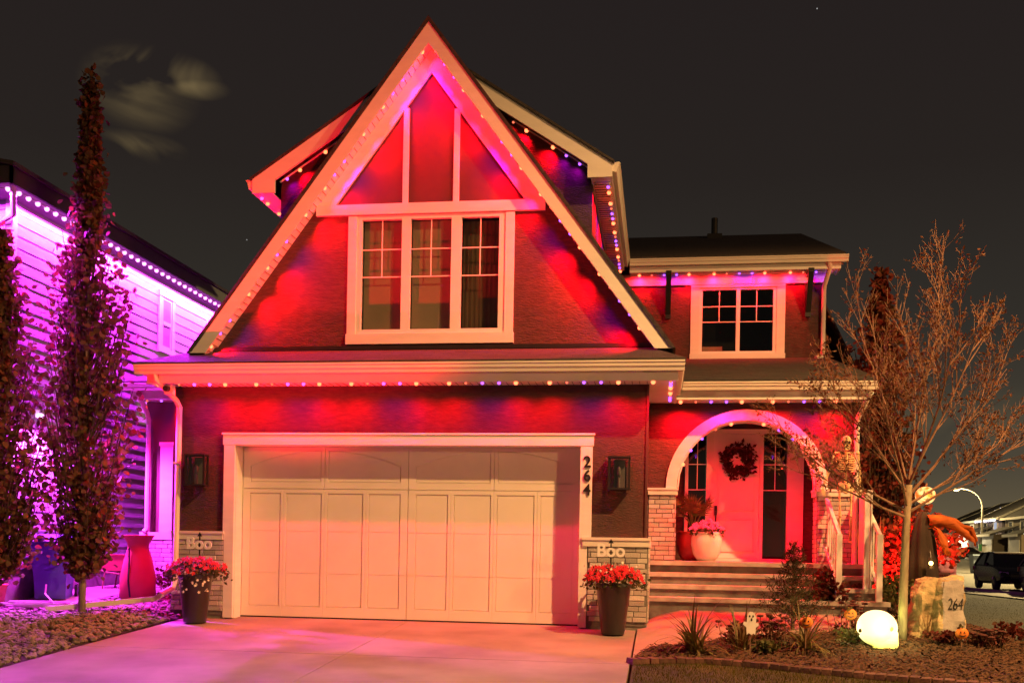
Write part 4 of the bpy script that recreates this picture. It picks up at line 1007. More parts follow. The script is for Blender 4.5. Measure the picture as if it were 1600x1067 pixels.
stalks('sedum', 'low burgundy sedum hugging the foot of the boulder', (3.95, 13.15), 34, .22, BURG, SEDUM, 'sedums in the bed')
shrub('low_plant', 'low burgundy heuchera beside the pumpkin stake at the boulder', (3.45, 13.1), (.22, .18, .10), 380, .06, BURG, 'low leafy plants in the bed', False, cat='plant')
shrub('low_plant', 'pale green low plant lit yellow left of the skull', (2.32, 13.0), (.24, .2, .12), 420, .05, OLIVE, 'low leafy plants in the bed', False, cat='plant')
shrub('low_plant', 'low green plant at the foot of the young tree', (3.05, 14.0), (.26, .2, .12), 380, .055, OLIVE, 'low leafy plants in the bed', False, cat='plant')
shrub('low_plant', 'rusty low plant right of the boulder', (4.75, 14.6), (.35, .3, .12), 420, .06, BURG, 'low leafy plants in the bed', False, cat='plant')
shrub('low_plant', 'small dark plant at the mulch edge behind the ghost stake', (1.25, 12.2), (.2, .15, .09), 260, .05, OLIVE, 'low leafy plants in the bed', False, cat='plant')
# small spruce
sx_, sy_ = 1.72, 13.75; sz0 = gz(sx_, sy_); sp = thing('spruce_tree', 'small dark spruce standing before the porch steps', 'tree', (sx_, sy_, sz0))
MB().tube([(sx_, sy_, sz0 - .03), (sx_, sy_, sz0 + 1.15)], [.03, .006], 7).build('trunk', M['twig'], sp)
nb, nd = MB(), []
for i in range(84):
    u = (i + RNG.random()) / 84; zz = sz0 + .06 + 1.05 * u; R_ = .40 * (1 - u) ** .8 + .03; a = i * 2.39996; R_ *= RNG.uniform(.5, 1.25)
    e_ = Vector((sx_ + R_ * math.cos(a), sy_ + R_ * math.sin(a), zz + R_ * .45)); s0 = Vector((sx_, sy_, zz)); nb.tube([s0, e_], [.006, .003], 3)
    for k in range(int(10 + 34 * R_ / .36)):
        q = s0.lerp(e_, RNG.uniform(.2, 1.05)); nd.append((q.x + RNG.gauss(0, .022), q.y + RNG.gauss(0, .022), q.z + RNG.gauss(0, .018)))
nb.build('branches', M['twig'], sp, fix=False); MB().leaves(nd, .075, asp=.16, up=.6).build('needles', CONIF, sp, fix=False)

# brick edging between bed and lawn
eg = thing('garden_edging', 'curved row of red brown edging bricks before the mulch', 'edging', (EDGE[0][0], EDGE[0][1], gz(*EDGE[0])))
EB = mesh_only(MB().ext([(-.05, -.10, 0), (.05, -.10, 0), (.05, .10, 0), (-.05, .10, 0)], [(-.045, -.095, .06), (.045, -.095, .06), (.045, .095, .06), (-.045, .095, .06)]), 'brick', mat('edging_brick', (.095, .045, .034), .9, .25, 12, .4, 60, rnd=.4))
acc = 0
for a, b_ in zip(EDGE, EDGE[1:]):
    L = math.dist(a, b_); u = acc
    while u < L:
        x, y = a[0] + (b_[0] - a[0]) * u / L, a[1] + (b_[1] - a[1]) * u / L
        put('brick', EB, (x, y, gz(x, y) + .005 + RNG.uniform(-.004, .006)), eg, (1, 1, 1), (0, RNG.gauss(0, .03), math.atan2(b_[1] - a[1], b_[0] - a[0]) + RNG.gauss(0, .04))); u += .107
    acc = u - L

# ------------------------------------------------------------------ planters, pots, wreath
def flower(mb, c, r, n):
    c = Vector(c); d = Vector((n[0], n[1], n[2])).normalized(); e = d.cross(Vector((0, 0, 1) if abs(d.z) < .9 else (1, 0, 0))).normalized(); f = d.cross(e)
    vs = [c + d * r * .15]
    for k in range(10):
        a = k * math.pi / 5; q = r * (1 if k % 2 == 0 else .55); vs.append(c + (e * math.cos(a) + f * math.sin(a)) * q + d * (r * .25 if k % 2 == 0 else 0))
    mb.add(vs, [(0, k + 1, (k + 1) % 10 + 1) for k in range(10)])
REDFL = mat('red_petal', (.50, .02, .03), .6, .25, 20, transl=.2); WHITEFL = mat('white_petal', (.75, .70, .62), .6, .05, 20); PINKFL = mat('pink_petal', (.62, .10, .36), .6, .2, 20, transl=.2)
PLANTER = mat('black_glazed_planter', (.02, .019, .018), .28, .2, 5, spec=.6)
def planter(label, x, y, seed, trail):
    r_ = random.Random(seed); t = thing('flower_planter', label, 'planter', (x, y, gz(x, y) + .012), group='black planters beside the garage door'); z0 = gz(x, y) + .012
    MB().lathe([(.15, 0), (.155, .02), (.225, .60), (.235, .62), (.235, .66), (.21, .66), (.20, .60), (.02, .58)], (x, y, z0), 24).build('pot', PLANTER, t, smooth=True, angle=35)
    MB().lathe([(.20, .60), (.12, .63), (.01, .64)], (x, y, z0), 16).build('soil', M['soil'], t)
    gl, rf, wf = [], MB(), MB()
    for i in range(150):
        a = r_.uniform(0, 6.28); R_ = .42 * math.sqrt(r_.random()); zz = z0 + .74 + .15 * math.sqrt(max(0, 1 - (R_ / .43) ** 2)) * r_.uniform(.4, 1.1) - (.10 if R_ > .3 else 0) * r_.random()
        p = (x + R_ * math.cos(a), y + R_ * math.sin(a) * .8, zz); flower(rf, p, r_.uniform(.028, .045), (math.cos(a) * .6 * R_ / .4, math.sin(a) * .6 * R_ / .4 - .8, .7)); gl += [(p[0] + r_.gauss(0, .03), p[1] + .02, p[2] - r_.uniform(.02, .12)) for _ in range(4)]
    for i in range(46 if trail else 22):
        a = r_.uniform(3.4, 6.0) if trail else r_.uniform(0, 6.28); R_ = r_.uniform(.20, .27) if trail else r_.uniform(.1, .42); zz = z0 + (r_.uniform(.40, .70) if trail else r_.uniform(.80, .95))
        flower(wf, (x + R_ * math.cos(a), y + R_ * math.sin(a), zz), r_.uniform(.014, .024), (math.cos(a), math.sin(a) - .5, .4))
    MB().leaves(gl, .06, asp=.6).build('foliage', OLIVE, t, fix=False); rf.build('red_blossoms', REDFL, t, fix=False); wf.build('white_blossoms', WHITEFL, t, fix=False)
def boo(label, x, y, z):
    t = thing('stake_sign', label, 'sign', (x, y, z - .45), group='Boo stakes in the black planters')
    MB().box(x - .009, x + .009, y + .014, y + .028, z - .45, z + .12).add([(x - .035, y + .012, z + .10), (x + .035, y + .012, z + .10), (x, y + .012, z + .16), (x - .035, y + .024, z + .10), (x + .035, y + .024, z + .10), (x, y + .024, z + .16)], [(0, 1, 2), (5, 4, 3), (0, 3, 4, 1), (1, 4, 5, 2), (2, 5, 3, 0)]).build('stake', M['black'], t)
    MB().box(x - .15, x + .15, y + .006, y + .013, z - .085, z + .075).build('backing_board', M['black'], t) if False else None
    text('letters', 'Boo', .235, (x, y, z), (rad(90), 0, 0), M['vinyl'], t, .008, .95, .006)
planter('black planter of red and trailing white flowers left of the garage door', -6.36, 13.40, 3, True); boo('white Boo stake in the planter left of the garage door', -6.30, 13.36, 1.06)
planter('black planter of red flowers right of the garage door', -.60, 13.45, 4, False); boo('white Boo stake in the planter right of the garage door', -.64, 13.40, 1.06)
# pots by the entry
t = thing('flower_pot', 'white ribbed pot of pink flowers on the porch landing', 'flower pot', (.72, 16.55, LZ))
MB().lathe([(.13, 0), (.20, .10), (.235, .26), (.235, .36), (.21, .43), (.225, .45), (.215, .46), (.19, .43), (.02, .41)], (.72, 16.55, LZ), 48, flute=.02, nf=24).build('pot', M['trim'], t, smooth=True)
pf, gl = MB(), []
for i in range(110):
    a = RNG.uniform(0, 6.28); R_ = .28 * math.sqrt(RNG.random()); p = (.72 + R_ * math.cos(a), 16.55 + R_ * math.sin(a), LZ + .48 + .20 * (1 - (R_ / .3) ** 2) * RNG.uniform(.5, 1)); flower(pf, p, RNG.uniform(.025, .042), (math.cos(a) * .5, math.sin(a) * .5 - .7, .7)); gl += [(p[0], p[1], p[2] - RNG.uniform(.02, .1))] * 2
pf.build('pink_blossoms', PINKFL, t, fix=False); MB().leaves(gl, .06, asp=.6).build('foliage', OLIVE, t, fix=False)
t = thing('palm_pot', 'red pot with a spiky palm behind the white flower pot', 'potted plant', (.50, 16.85, LZ))
MB().lathe([(.16, 0), (.22, .12), (.24, .32), (.22, .45), (.24, .47), (.2, .46), (.02, .43)], (.50, 16.85, LZ), 28).build('pot', mat('red_glazed_pot', (.30, .03, .035), .35, .15, 5), t, smooth=True)
fb = MB()
for i in range(15):
    a = RNG.uniform(0, 6.28); l = RNG.uniform(.30, .52); st = Vector((.52, 16.85, LZ + .45)); le = RNG.uniform(.12, .75); hd = st + Vector((math.cos(a) * math.sin(le), math.sin(a) * math.sin(le), math.cos(le))) * l
    fb.tube([st, st.lerp(hd, .5) + Vector((0, 0, .03)), hd], .006, 4)
    d = (hd - st).normalized(); sd = d.cross(Vector((0, 0, 1))).normalized()
    for k in range(15):
        an = -1.25 + 2.5 * k / 14; tip = hd + (d * math.cos(an) + sd * math.sin(an)) * RNG.uniform(.22, .32) - Vector((0, 0, .05 * abs(an))); m_ = hd.lerp(tip, .5); nn = (tip - hd).cross(d.cross(sd)).normalized() * .011
        fb.add([hd, m_ + nn, tip, m_ - nn], [(0, 1, 2, 3)])
fb.build('fronds', OLIVE, t, fix=False)
t = thing('wreath', 'round dark leaf wreath hanging on the entry door', 'wreath', (1.255, DY - .06, 2.62)); pts = []
MB().tube([(1.255 + .21 * math.cos(k * math.pi / 12), DY - .045, 2.62 + .21 * math.sin(k * math.pi / 12)) for k in range(24)], .03, 6, True).build('ring', M['twig'], t)
for i in range(620):
    a = RNG.uniform(0, 6.28); r_ = .205 + RNG.gauss(0, .045); pts.append((1.255 + r_ * math.cos(a), DY - .065 + RNG.gauss(0, .022), 2.62 + r_ * math.sin(a)))
MB().leaves(pts, .085, asp=.55).build('leaves', leafmat('dark_wreath_leaf', (.03, .012, .010), (.05, .018, .012), (.045, .03, .012)), t, fix=False)

# ------------------------------------------------------------------ skeleton on the porch pier
SKX, SKY, SKZ = 2.68, 15.62, 2.66
BONE = mat('yellowed_bone', (.70, .52, .28), .6, .25, 20, .2, 60)
sk = thing('skeleton', 'life sized hanging bone skeleton before the white brick pier', 'skeleton', (SKX, SKY, SKZ - 1.42))
def sp_(x, y, z): return (SKX + x, SKY + y, SKZ + z)
MB().ball(sp_(0, 0, .07), (.072, .088, .09), 14, 10).box(SKX - .042, SKX + .042, SKY - .085, SKY - .01, SKZ - .055, SKZ + .02).build('skull', BONE, sk, smooth=True, angle=60)
MB().ball(sp_(-.03, -.078, .055), .02, 8, 6).ball(sp_(.03, -.078, .055), .02, 8, 6).ball(sp_(0, -.088, .015), (.011, .01, .014), 6, 5).box(SKX - .035, SKX + .035, SKY - .088, SKY - .084, SKZ - .032, SKZ - .027).build('sockets', M['black'], sk)
rb = MB(); rb.tube([sp_(0, .02, 0), sp_(0, .03, -.3), sp_(0, .02, -.56)], [.016, .02, .022], 7)
for k in range(8):
    zz = -.12 - k * .033; w = (.095, .115, .13, .14, .143, .14, .13, .11)[k]
    rb.tube([sp_(w * math.cos(a), .0 + .075 * math.sin(a), zz - .03 * math.sin(a) * (-1)) for a in np.linspace(-math.pi * .5 + .25, 1.5 * math.pi - .25, 15)], .0085, 5)
rb.tube([sp_(0, -.075, -.10), sp_(0, -.085, -.3)], .012, 6)
for s in (-1, 1): rb.tube([sp_(0, -.06, -.10), sp_(s * .17, .0, -.09)], .011, 6); rb.pxz([(SKX + s * .06, SKZ - .12), (SKX + s * .13, SKZ - .11), (SKX + s * .09, SKZ - .25)], SKY + .07, SKY + .08)
rb.build('ribcage', BONE, sk, smooth=True, angle=50)
pv = MB()
for s in (-1, 1): pv.ball(sp_(s * .065, .01, -.60), (.06, .04, .075), 10, 7); pv.tube([sp_(s * .05, -.01, -.64), sp_(0, -.04, -.69)], .018, 6)
pv.build('pelvis', BONE, sk, smooth=True)
for s, el, ha in ((-1, (-.24, -.02, -.36), (-.33, -.05, -.60)), (1, (.20, .0, -.38), (.19, -.03, -.62))):
    am = MB().ball(sp_(s * .17, 0, -.10), .024, 8, 6).tube([sp_(s * .17, 0, -.10), sp_(*[(s * .17 + el[0]) / 2, el[1] / 2, (-.1 + el[2]) / 2]), sp_(*el)], [.016, .011, .016], 7)
    for o in (-.009, .009): am.tube([sp_(el[0] + o, el[1], el[2]), sp_(ha[0] + o, ha[1], ha[2])], .008, 5)
    for k in range(5): am.tube([sp_(ha[0], ha[1], ha[2]), sp_(ha[0] + (k - 2) * .010, ha[1] - .01, ha[2] - .06), sp_(ha[0] + (k - 2) * .016, ha[1] - .015, ha[2] - (.10 if k in (0,) else .14))], [.007, .006, .004], 5)
    am.build('arm', BONE, sk, smooth=True, angle=60)
for s in (-1, 1):
    hx_, kn, an = (s * .085, 0, -.66), (s * .075, -.02, -1.02), (s * .07, 0, -1.36)
    lg = MB().ball(sp_(*hx_), .026, 8, 6).tube([sp_(*hx_), sp_(s * .08, -.02, -.84), sp_(*kn)], [.018, .012, .02], 7).ball(sp_(kn[0], kn[1] - .012, kn[2]), .022, 8, 6)
    lg.tube([sp_(*kn), sp_((kn[0] + an[0]) / 2, -.01, -1.19), sp_(*an)], [.017, .011, .014], 7).tube([sp_(kn[0] + s * .02, 0, -1.05), sp_(an[0] + s * .02, 0, -1.35)], .006, 5)
    lg.tube([sp_(an[0], .03, -1.40), sp_(an[0], -.05, -1.40), sp_(an[0] + s * .01, -.13, -1.42)], [.018, .022, .010], 7)
    lg.build('leg', BONE, sk, smooth=True, angle=60)
MB().tube([sp_(0, .0, .155), sp_(0, .03, .72)], .004, 5).build('hanging_cord', M['black'], sk)

# ------------------------------------------------------------------ bed ornaments
# glowing skull
kx, ky = 2.60, 12.85; kz = gz(kx, ky) + .02
ks = thing('glowing_skull', 'large skull lantern glowing yellow white in the mulch', 'skull lantern', (kx, ky, kz))
SKULL = bpy.data.materials.new('glowing_skull_plastic'); SKULL.use_nodes = True; t_ = SKULL.node_tree; pb2 = t_.nodes['Principled BSDF']
pb2.inputs['Base Color'].default_value = (.6, .55, .3, 1); pb2.inputs['Roughness'].default_value = .5
tc_ = t_.nodes.new('ShaderNodeTexCoord'); sx3 = t_.nodes.new('ShaderNodeSeparateXYZ'); r3 = t_.nodes.new('ShaderNodeValToRGB'); nz3 = t_.nodes.new('ShaderNodeTexNoise'); nz3.inputs['Scale'].default_value = 9
t_.links.new(tc_.outputs['Object'], sx3.inputs[0]); ad3 = t_.nodes.new('ShaderNodeMath'); ad3.operation = 'MULTIPLY_ADD'; ad3.inputs[1].default_value = 2.0
mz3 = t_.nodes.new('ShaderNodeMath'); mz3.operation = 'MULTIPLY'; mz3.inputs[1].default_value = .18; t_.links.new(nz3.outputs['Fac'], mz3.inputs[0]); t_.links.new(tc_.outputs['Object'], nz3.inputs['Vector'])
t_.links.new(sx3.outputs['Z'], ad3.inputs[0]); t_.links.new(mz3.outputs[0], ad3.inputs[2]); t_.links.new(ad3.outputs[0], r3.inputs[0])
r3.color_ramp.elements[0].position = .10; r3.color_ramp.elements[0].color = (.95, .80, .10, 1); r3.color_ramp.elements[1].position = .42; r3.color_ramp.elements[1].color = (1.25, 1.15, .62, 1)
t_.links.new(r3.outputs[0], pb2.inputs['Emission Color']); pb2.inputs['Emission Strength'].default_value = 1.15
def skfn(d):
    q = 1.0
    q *= 1 + .06 * max(0, -d.x) * max(0, d.z)
    for ex, ey, ez in ((.70, -.62, -.05), (.88, .30, -.05)):
        e = (d - Vector((ex, ey, ez)).normalized()).length
        if e < .30: q *= 1 - .20 * (1 - (e / .30) ** 2)
    e = (d - Vector((.93, -.25, -.33)).normalized()).length
    if e < .15: q *= 1 - .14 * (1 - (e / .15) ** 2)
    return q
MB().ball((kx, ky, kz + .235), (.235, .19, .215), 40, 28, skfn).build('cranium', SKULL, ks, smooth=True)
MB().loft([[(kx - .05 - .03 * u, ky - .12 - .02 * u, kz + .19 * u), (kx + .19 + .02 * u, ky - .115 - .02 * u, kz + .19 * u), (kx + .245 - .01 * u, ky - .04, kz + .19 * u), (kx + .245 - .01 * u, ky + .04, kz + .19 * u), (kx + .19 + .02 * u, ky + .115, kz + .19 * u), (kx - .05, ky + .12, kz + .19 * u)] for u in (0, .35, .7, 1)]).build('jaw', SKULL, ks, smooth=True, angle=50)
EYE = mat('shaded_skull_hollow', (.55, .50, .12), .7, .1, emit=(.80, .74, .16), estr=.75)
MB().ball((kx + .125, ky - .122, kz + .235), (.038, .03, .032), 12, 8).build('eye_socket', EYE, ks, smooth=True)
tt = MB()
for k in range(5): tt.box(kx + .09 + k * .026, kx + .112 + k * .026, ky - .140, ky - .12, kz + .055, kz + .10)
tt.build('teeth', SKULL, ks)
lamp('skull_glow', 'POINT', (kx + .02, ky - .33, kz + .25), (1, .86, .30), 8, .16)
lamp('skull_glow', 'POINT', (kx - .32, ky, kz + .22), (1, .86, .30), 5, .12)
lamp('skull_glow', 'POINT', (kx + .36, ky + .1, kz + .25), (1, .86, .25), 7, .12)

# boulder with the house digits
bx_, by_ = 3.47, 13.72; bz_ = gz(bx_, by_)
BO = thing('boulder', 'rough standing stone with the house digits 264 on its flat grey face', 'boulder', (bx_, by_, bz_))
BM = mat('split_boulder', (.20, .15, .075), .9, .3, 3.2, .9, 9, col2=(.52, .42, .24), bdist=.05)
BG = mat('grey_boulder_face', (.25, .235, .225), .9, .18, 6, .5, 22, col2=(.36, .34, .33))
rb_ = random.Random(5)
def ring(z, sc, dx): return [(bx_ + dx + sc * x * .82 + rb_.gauss(0, .012), by_ + sc * y + rb_.gauss(0, .012), bz_ + z + rb_.gauss(0, .012)) for x, y in
     ((-.40, -.05), (-.36, -.20), (-.27, -.27), (-.17, -.24), (-.07, -.22), (-.01, -.30), (.04, -.33), (.20, -.30), (.37, -.27), (.42, -.10), (.40, .12), (.22, .24), (0, .27), (-.22, .22), (-.36, .10))]
rings = [ring(-.05, 1.06, -.02), ring(.10, 1.04, -.02), ring(.22, 1.0, -.01), ring(.34, .98, 0), ring(.46, .95, 0), ring(.56, .92, .01), ring(.65, .88, .02), ring(.72, .82, .03), ring(.76, .62, .05)]
from mathutils import noise as mnoise
mb = MB().loft(rings); bo = mb.build('stone_body', BM, BO)
bo.data.materials.append(BG)
bm = bmesh.new(); bm.from_mesh(bo.data)
bmesh.ops.subdivide_edges(bm, edges=bm.edges[:], cuts=3, use_grid_fill=True); bmesh.ops.triangulate(bm, faces=[f for f in bm.faces if len(f.verts) > 4])
bm.normal_update()
for v in bm.verts:
    flat = v.normal.y < -.75 and v.co.x > .02
    w_ = v.co + Vector((bx_, by_, 0)); k_ = .006 if flat else .045
    v.co += v.normal * (mnoise.noise(w_ * 5.0) * k_ + mnoise.noise(w_ * 13.0) * k_ * .5) - Vector((0, 0, .10 * max(0, v.co.z - .5) * max(0, .25 - v.co.x) * 3 if v.co.z > .5 else 0))
bm.to_mesh(bo.data); bm.free()
for p in bo.data.polygons:
    c_ = p.center
    if p.normal.y < -.6 and c_.x > .02: p.material_index = 1
tx = text('carved_digits', '264', .21, (bx_ + .180, by_ - .5, bz_ + .41), (rad(90), 0, 0), M['black'], BO, 0, .62, .0, .12)
from mathutils.bvhtree import BVHTree
bv = BVHTree.FromPolygons([v.co for v in bo.data.vertices], [p.vertices[:] for p in bo.data.polygons])
tm = Matrix.LocRotScale(tx.location, tx.rotation_euler, tx.scale)
bm = bmesh.new(); bm.from_mesh(tx.data); bmesh.ops.triangulate(bm, faces=bm.faces[:]); bmesh.ops.subdivide_edges(bm, edges=[e for e in bm.edges if e.calc_length() > .03], cuts=2)
for v in bm.verts:                      # the digits follow the face of the stone
    w_ = tm @ v.co; h_ = bv.ray_cast(Vector((w_.x, -1, w_.z)), Vector((0, 1, 0)))[0]
    v.co = Vector((w_.x, (h_.y if h_ else -.3) - .006, w_.z))
bm.to_mesh(tx.data); bm.free(); tx.location = (0, 0, 0); tx.rotation_euler = (0, 0, 0); tx.scale = (1, 1, 1)

# ghost and pumpkin stakes
PUMP = mat('orange_pumpkin', (.62, .20, .03), .55, .15, 8); 
def pumpkin_stake(label, x, y, h, r=.074):
    z0 = gz(x, y); t = thing('pumpkin_stake', label, 'garden stake', (x, y, z0), group='smiling pumpkin stakes in the bed'); z = z0 + h
    MB().box(x - .006, x + .006, y + .01, y + .02, z0 - .05, z).build('stake', M['twig'], t)
    MB().ball((x, y, z), (r, r * .35, r * .9), 40, 14, lambda d: 1 + .05 * math.cos(8 * math.atan2(d.x, 1e-6 + abs(d.y) + .0) )).build('pumpkin', PUMP, t, smooth=True)
    MB().tube([(x, y, z + r * .8), (x + .012, y, z + r * 1.3)], [.013, .008], 6).leaves([(x - .02, y - .02, z + r)] * 3, .05).build('stem', LILY, t, fix=False)
    f = MB(); yy = y - r * .36
    for s in (-1, 1): f.pxz([(x + s * r * .42, z + r * .10), (x + s * r * .16, z + r * .10), (x + s * r * .28, z + r * .42)], yy - .002, yy + .006)
    up_ = [(x + r * .55 * u, z - r * .20 - r * .30 * (1 - u * u)) for u in np.linspace(-1, 1, 9)]; dn = [(px, pz + r * .14 * (1 - u * u) + .003) for (px, pz), u in zip(up_, np.linspace(-1, 1, 9))]
    f.pxz(up_ + dn[::-1], yy - .002, yy + .012); f.build('face', M['black'], t)
pumpkin_stake('smiling pumpkin stake under the small spruce', 1.68, 12.2, .40)
pumpkin_stake('smiling pumpkin stake left of the glowing skull', 2.35, 13.2, .34)
pumpkin_stake('smiling pumpkin stake at the foot of the boulder', 3.60, 12.95, .20)
gx_, gy_ = 1.04, 12.05; gz0 = gz(gx_, gy_); t = thing('ghost_stake', 'small white ghost stake among the daylilies', 'garden stake', (gx_, gy_, gz0))
MB().box(gx_ - .006, gx_ + .006, gy_ + .006, gy_ + .014, gz0 - .05, gz0 + .40).build('stake', M['twig'], t)
gp = [(.85 * a_, .85 * b_) for a_, b_ in [(-.05, .0), (-.02, .025), (.01, .0), (.04, .02), (.065, .0), (.07, .10), (.11, .13), (.10, .17), (.07, .16), (.075, .24), (.045, .30), (0, .315), (-.035, .29), (-.05, .23), (-.05, .17), (-.09, .18), (-.10, .14), (-.055, .10)]]
MB().pxz([(gx_ + a, gz0 + .26 + b) for a, b in gp], gy_ - .008, gy_ + .005).build('ghost', M['vinyl'], t)
f = MB().ball((gx_ - .012, gy_ - .010, gz0 + .475), (.010, .003, .014), 8, 6).ball((gx_ + .026, gy_ - .010, gz0 + .475), (.010, .003, .014), 8, 6).ball((gx_ + .01, gy_ - .010, gz0 + .435), (.011, .003, .018), 8, 6); f.build('face', M['black'], t)

# ------------------------------------------------------------------ pumpkin headed scarecrow figure
fx, fy = 3.84, 15.9; fz = gz(fx, fy) + .18
sc = thing('scarecrow', 'robed scarecrow with a glowing pumpkin head and orange ragged sleeves', 'scarecrow', (fx, fy, fz))
ROBE = mat('dark_robe', (.022, .014, .012), .9, .25, 3, .3, 20); RAG = mat('orange_rag', (.45, .11, .02), .85, .25, 6, .2, 30, transl=.25)
secs_ = []
for zz, rx_, ry_ in ((-.2, .27, .24), (.3, .23, .2), (.7, .20, .17), (1.0, .16, .14), (1.25, .11, .10), (1.38, .05, .05)):
    secs_.append([(fx + rx_ * math.cos(a) * (1 + .10 * math.cos(7 * a + zz)), fy + ry_ * math.sin(a) * (1 + .10 * math.cos(7 * a + zz)), fz + zz) for a in np.linspace(0, 2 * math.pi, 42, endpoint=False)])
MB().loft(secs_).build('robe', ROBE, sc, smooth=True)
PH = bpy.data.materials.new('glowing_pumpkin_shell'); PH.use_nodes = True; t_ = PH.node_tree; pb3 = t_.nodes['Principled BSDF']; pb3.inputs['Base Color'].default_value = (.5, .12, .02, 1)
n3 = t_.nodes.new('ShaderNodeTexNoise'); n3.inputs['Scale'].default_value = 14; tc3 = t_.nodes.new('ShaderNodeTexCoord'); t_.links.new(tc3.outputs['Object'], n3.inputs['Vector'])
r4 = t_.nodes.new('ShaderNodeValToRGB'); r4.color_ramp.elements[0].position = .38; r4.color_ramp.elements[0].color = (.55, .10, .01, 1); r4.color_ramp.elements[1].position = .58; r4.color_ramp.elements[1].color = (1, .62, .22, 1)
t_.links.new(n3.outputs['Fac'], r4.inputs[0]); t_.links.new(r4.outputs[0], pb3.inputs['Emission Color']); pb3.inputs['Emission Strength'].default_value = 1.6
MB().ball((fx + .03, fy, fz + 1.62), (.14, .13, .125), 32, 14, lambda d: 1 + .05 * abs(math.sin(4 * math.atan2(d.y, d.x)))).build('pumpkin_head', PH, sc, smooth=True)
MB().tube([(fx + .03, fy, fz + 1.73), (fx + .05, fy, fz + 1.80)], [.02, .012], 6).build('pumpkin_stem', M['twig'], sc)
fc = MB()
for s in (-1, 1): fc.pxz([(fx + .03 + s * .07, fz + 1.62), (fx + .03 + s * .02, fz + 1.63), (fx + .03 + s * .05, fz + 1.68)], fy - .145, fy - .125)
fc.pxz([(fx - .04, fz + 1.57), (fx, fz + 1.555), (fx + .03, fz + 1.575), (fx + .06, fz + 1.555), (fx + .10, fz + 1.57), (fx + .03, fz + 1.53)], fy - .14, fy - .12)
fc.build('carved_face', M['black'], sc)
lamp('pumpkin_glow', 'POINT', (fx + .05, fy - .3, fz + 1.60), (1, .42, .08), 9, .1)
def rag(pts, ws, mt, nm):
    mb = MB(); n = len(pts); vs = []
    for i, (p, w) in enumerate(zip(pts, ws)):
        for k in range(5):
            u = k / 4 - .5; vs.append((p[0] + .02 * math.sin(i * 2 + k), p[1] + .05 * math.sin(k * 1.7 + i), p[2] + u * w))
    mb.add(vs, [(i * 5 + k, i * 5 + k + 1, i * 5 + k + 6, i * 5 + k + 5) for i in range(n - 1) for k in range(4)])
    o = mb.build(nm, mt, sc, fix=False, smooth=True); md = o.modifiers.new('thick', 'SOLIDIFY'); md.thickness = .012
rag([(fx + .05, fy - .12, fz + 1.22), (fx + .25, fy - .14, fz + 1.24), (fx + .42, fy - .15, fz + 1.20), (fx + .56, fy - .12, fz + 1.10), (fx + .68, fy - .1, fz + 1.04), (fx + .72, fy - .1, fz + .92)], [.20, .17, .15, .18, .24, .10], RAG, 'sleeve')
rag([(fx + .14, fy - .16, fz + 1.10), (fx + .22, fy - .18, fz + .98), (fx + .30, fy - .17, fz + .86), (fx + .34, fy - .16, fz + .76)], [.10, .24, .20, .08], RAG, 'sleeve')
lt = MB().ball((fx + .05, fy - .31, fz + .62), .03, 10, 8).build('lit_lantern_flame', glow('lit_orange_flame', (1, .55, .15), 14), sc, smooth=True)
MB().tube([(fx + .05, fy - .31, fz + .54), (fx + .05, fy - .31, fz + .58)], .045, 8).tube([(fx + .05, fy - .31, fz + .665), (fx + .05, fy - .31, fz + .69)], [.045, .012], 8).tube([(fx + .05, fy - .31, fz + .69), (fx + .05, fy - .25, fz + .80)], .005, 4).build('lantern_case', M['black'], sc)
lamp('lantern_glow', 'POINT', (fx + .05, fy - .40, fz + .62), (1, .42, .08), 7, .04)

# mauve cloth ghoul and the dark slatted stand in front of it
hx0, hy0 = 4.52, 17.4; hz0 = gz(hx0, hy0)
gh = thing('cloth_ghoul', 'hooded mauve cloth ghoul standing behind the dark slatted stand', 'halloween figure', (hx0, hy0, hz0))
MAUVE = mat('mauve_cloth', (.26, .13, .20), .9, .2, 6, .3, 30)
secs_ = []
for zz, rx_, ry_ in ((.30, .21, .15), (.5, .20, .15), (.75, .19, .14), (.98, .20, .13), (1.05, .10, .09), (1.10, .05, .05)):
    secs_.append([(hx0 + rx_ * math.cos(a) * (1 + .12 * math.cos(6 * a + zz * 2)), hy0 + ry_ * math.sin(a) * (1 + .12 * math.cos(6 * a + zz * 2)), hz0 + zz) for a in np.linspace(0, 2 * math.pi, 36, endpoint=False)])
MB().loft(secs_).build('cloak', MAUVE, gh, smooth=True)
MB().tube([(hx0 - .12, hy0 - .1, hz0 + .95), (hx0 - .05, hy0 - .2, hz0 + .80), (hx0 + .12, hy0 - .22, hz0 + .82)], [.075, .06, .04], 10).build('sleeve', MAUVE, gh, smooth=True)
MB().tube([(hx0, hy0, hz0 - .03), (hx0, hy0, hz0 + .4)], .02, 6).build('support_pole', M['black'], gh)
MB().ball((hx0, hy0, hz0 + 1.14), (.09, .09, .11), 14, 10).build('hood', MAUVE, gh, smooth=True)
px_, py_ = 4.22, 16.5; pz_ = gz(px_, py_)
st_ = thing('slatted_stand', 'dark slatted square stand beside the robed scarecrow', 'stand', (px_, py_, pz_))
MB().box(px_ - .10, px_ + .10, py_ - .10, py_ + .10, pz_ - .03, pz_ + .68).build('core', M['soil'], st_)
SLM = mesh_only(MB().box(-.012, .012, -.008, .008, 0, .70), 'slat', M['black'])
for k in range(7):
    put('slat', SLM, (px_ - .105 + k * .035, py_ - .110, pz_), st_); put('slat', SLM, (px_ + .110, py_ - .105 + k * .035, pz_), st_, rot=(0, 0, rad(90)))
MB().box(px_ - .14, px_ + .14, py_ - .14, py_ + .14, pz_ + .70, pz_ + .73).build('top_board', M['black'], st_)

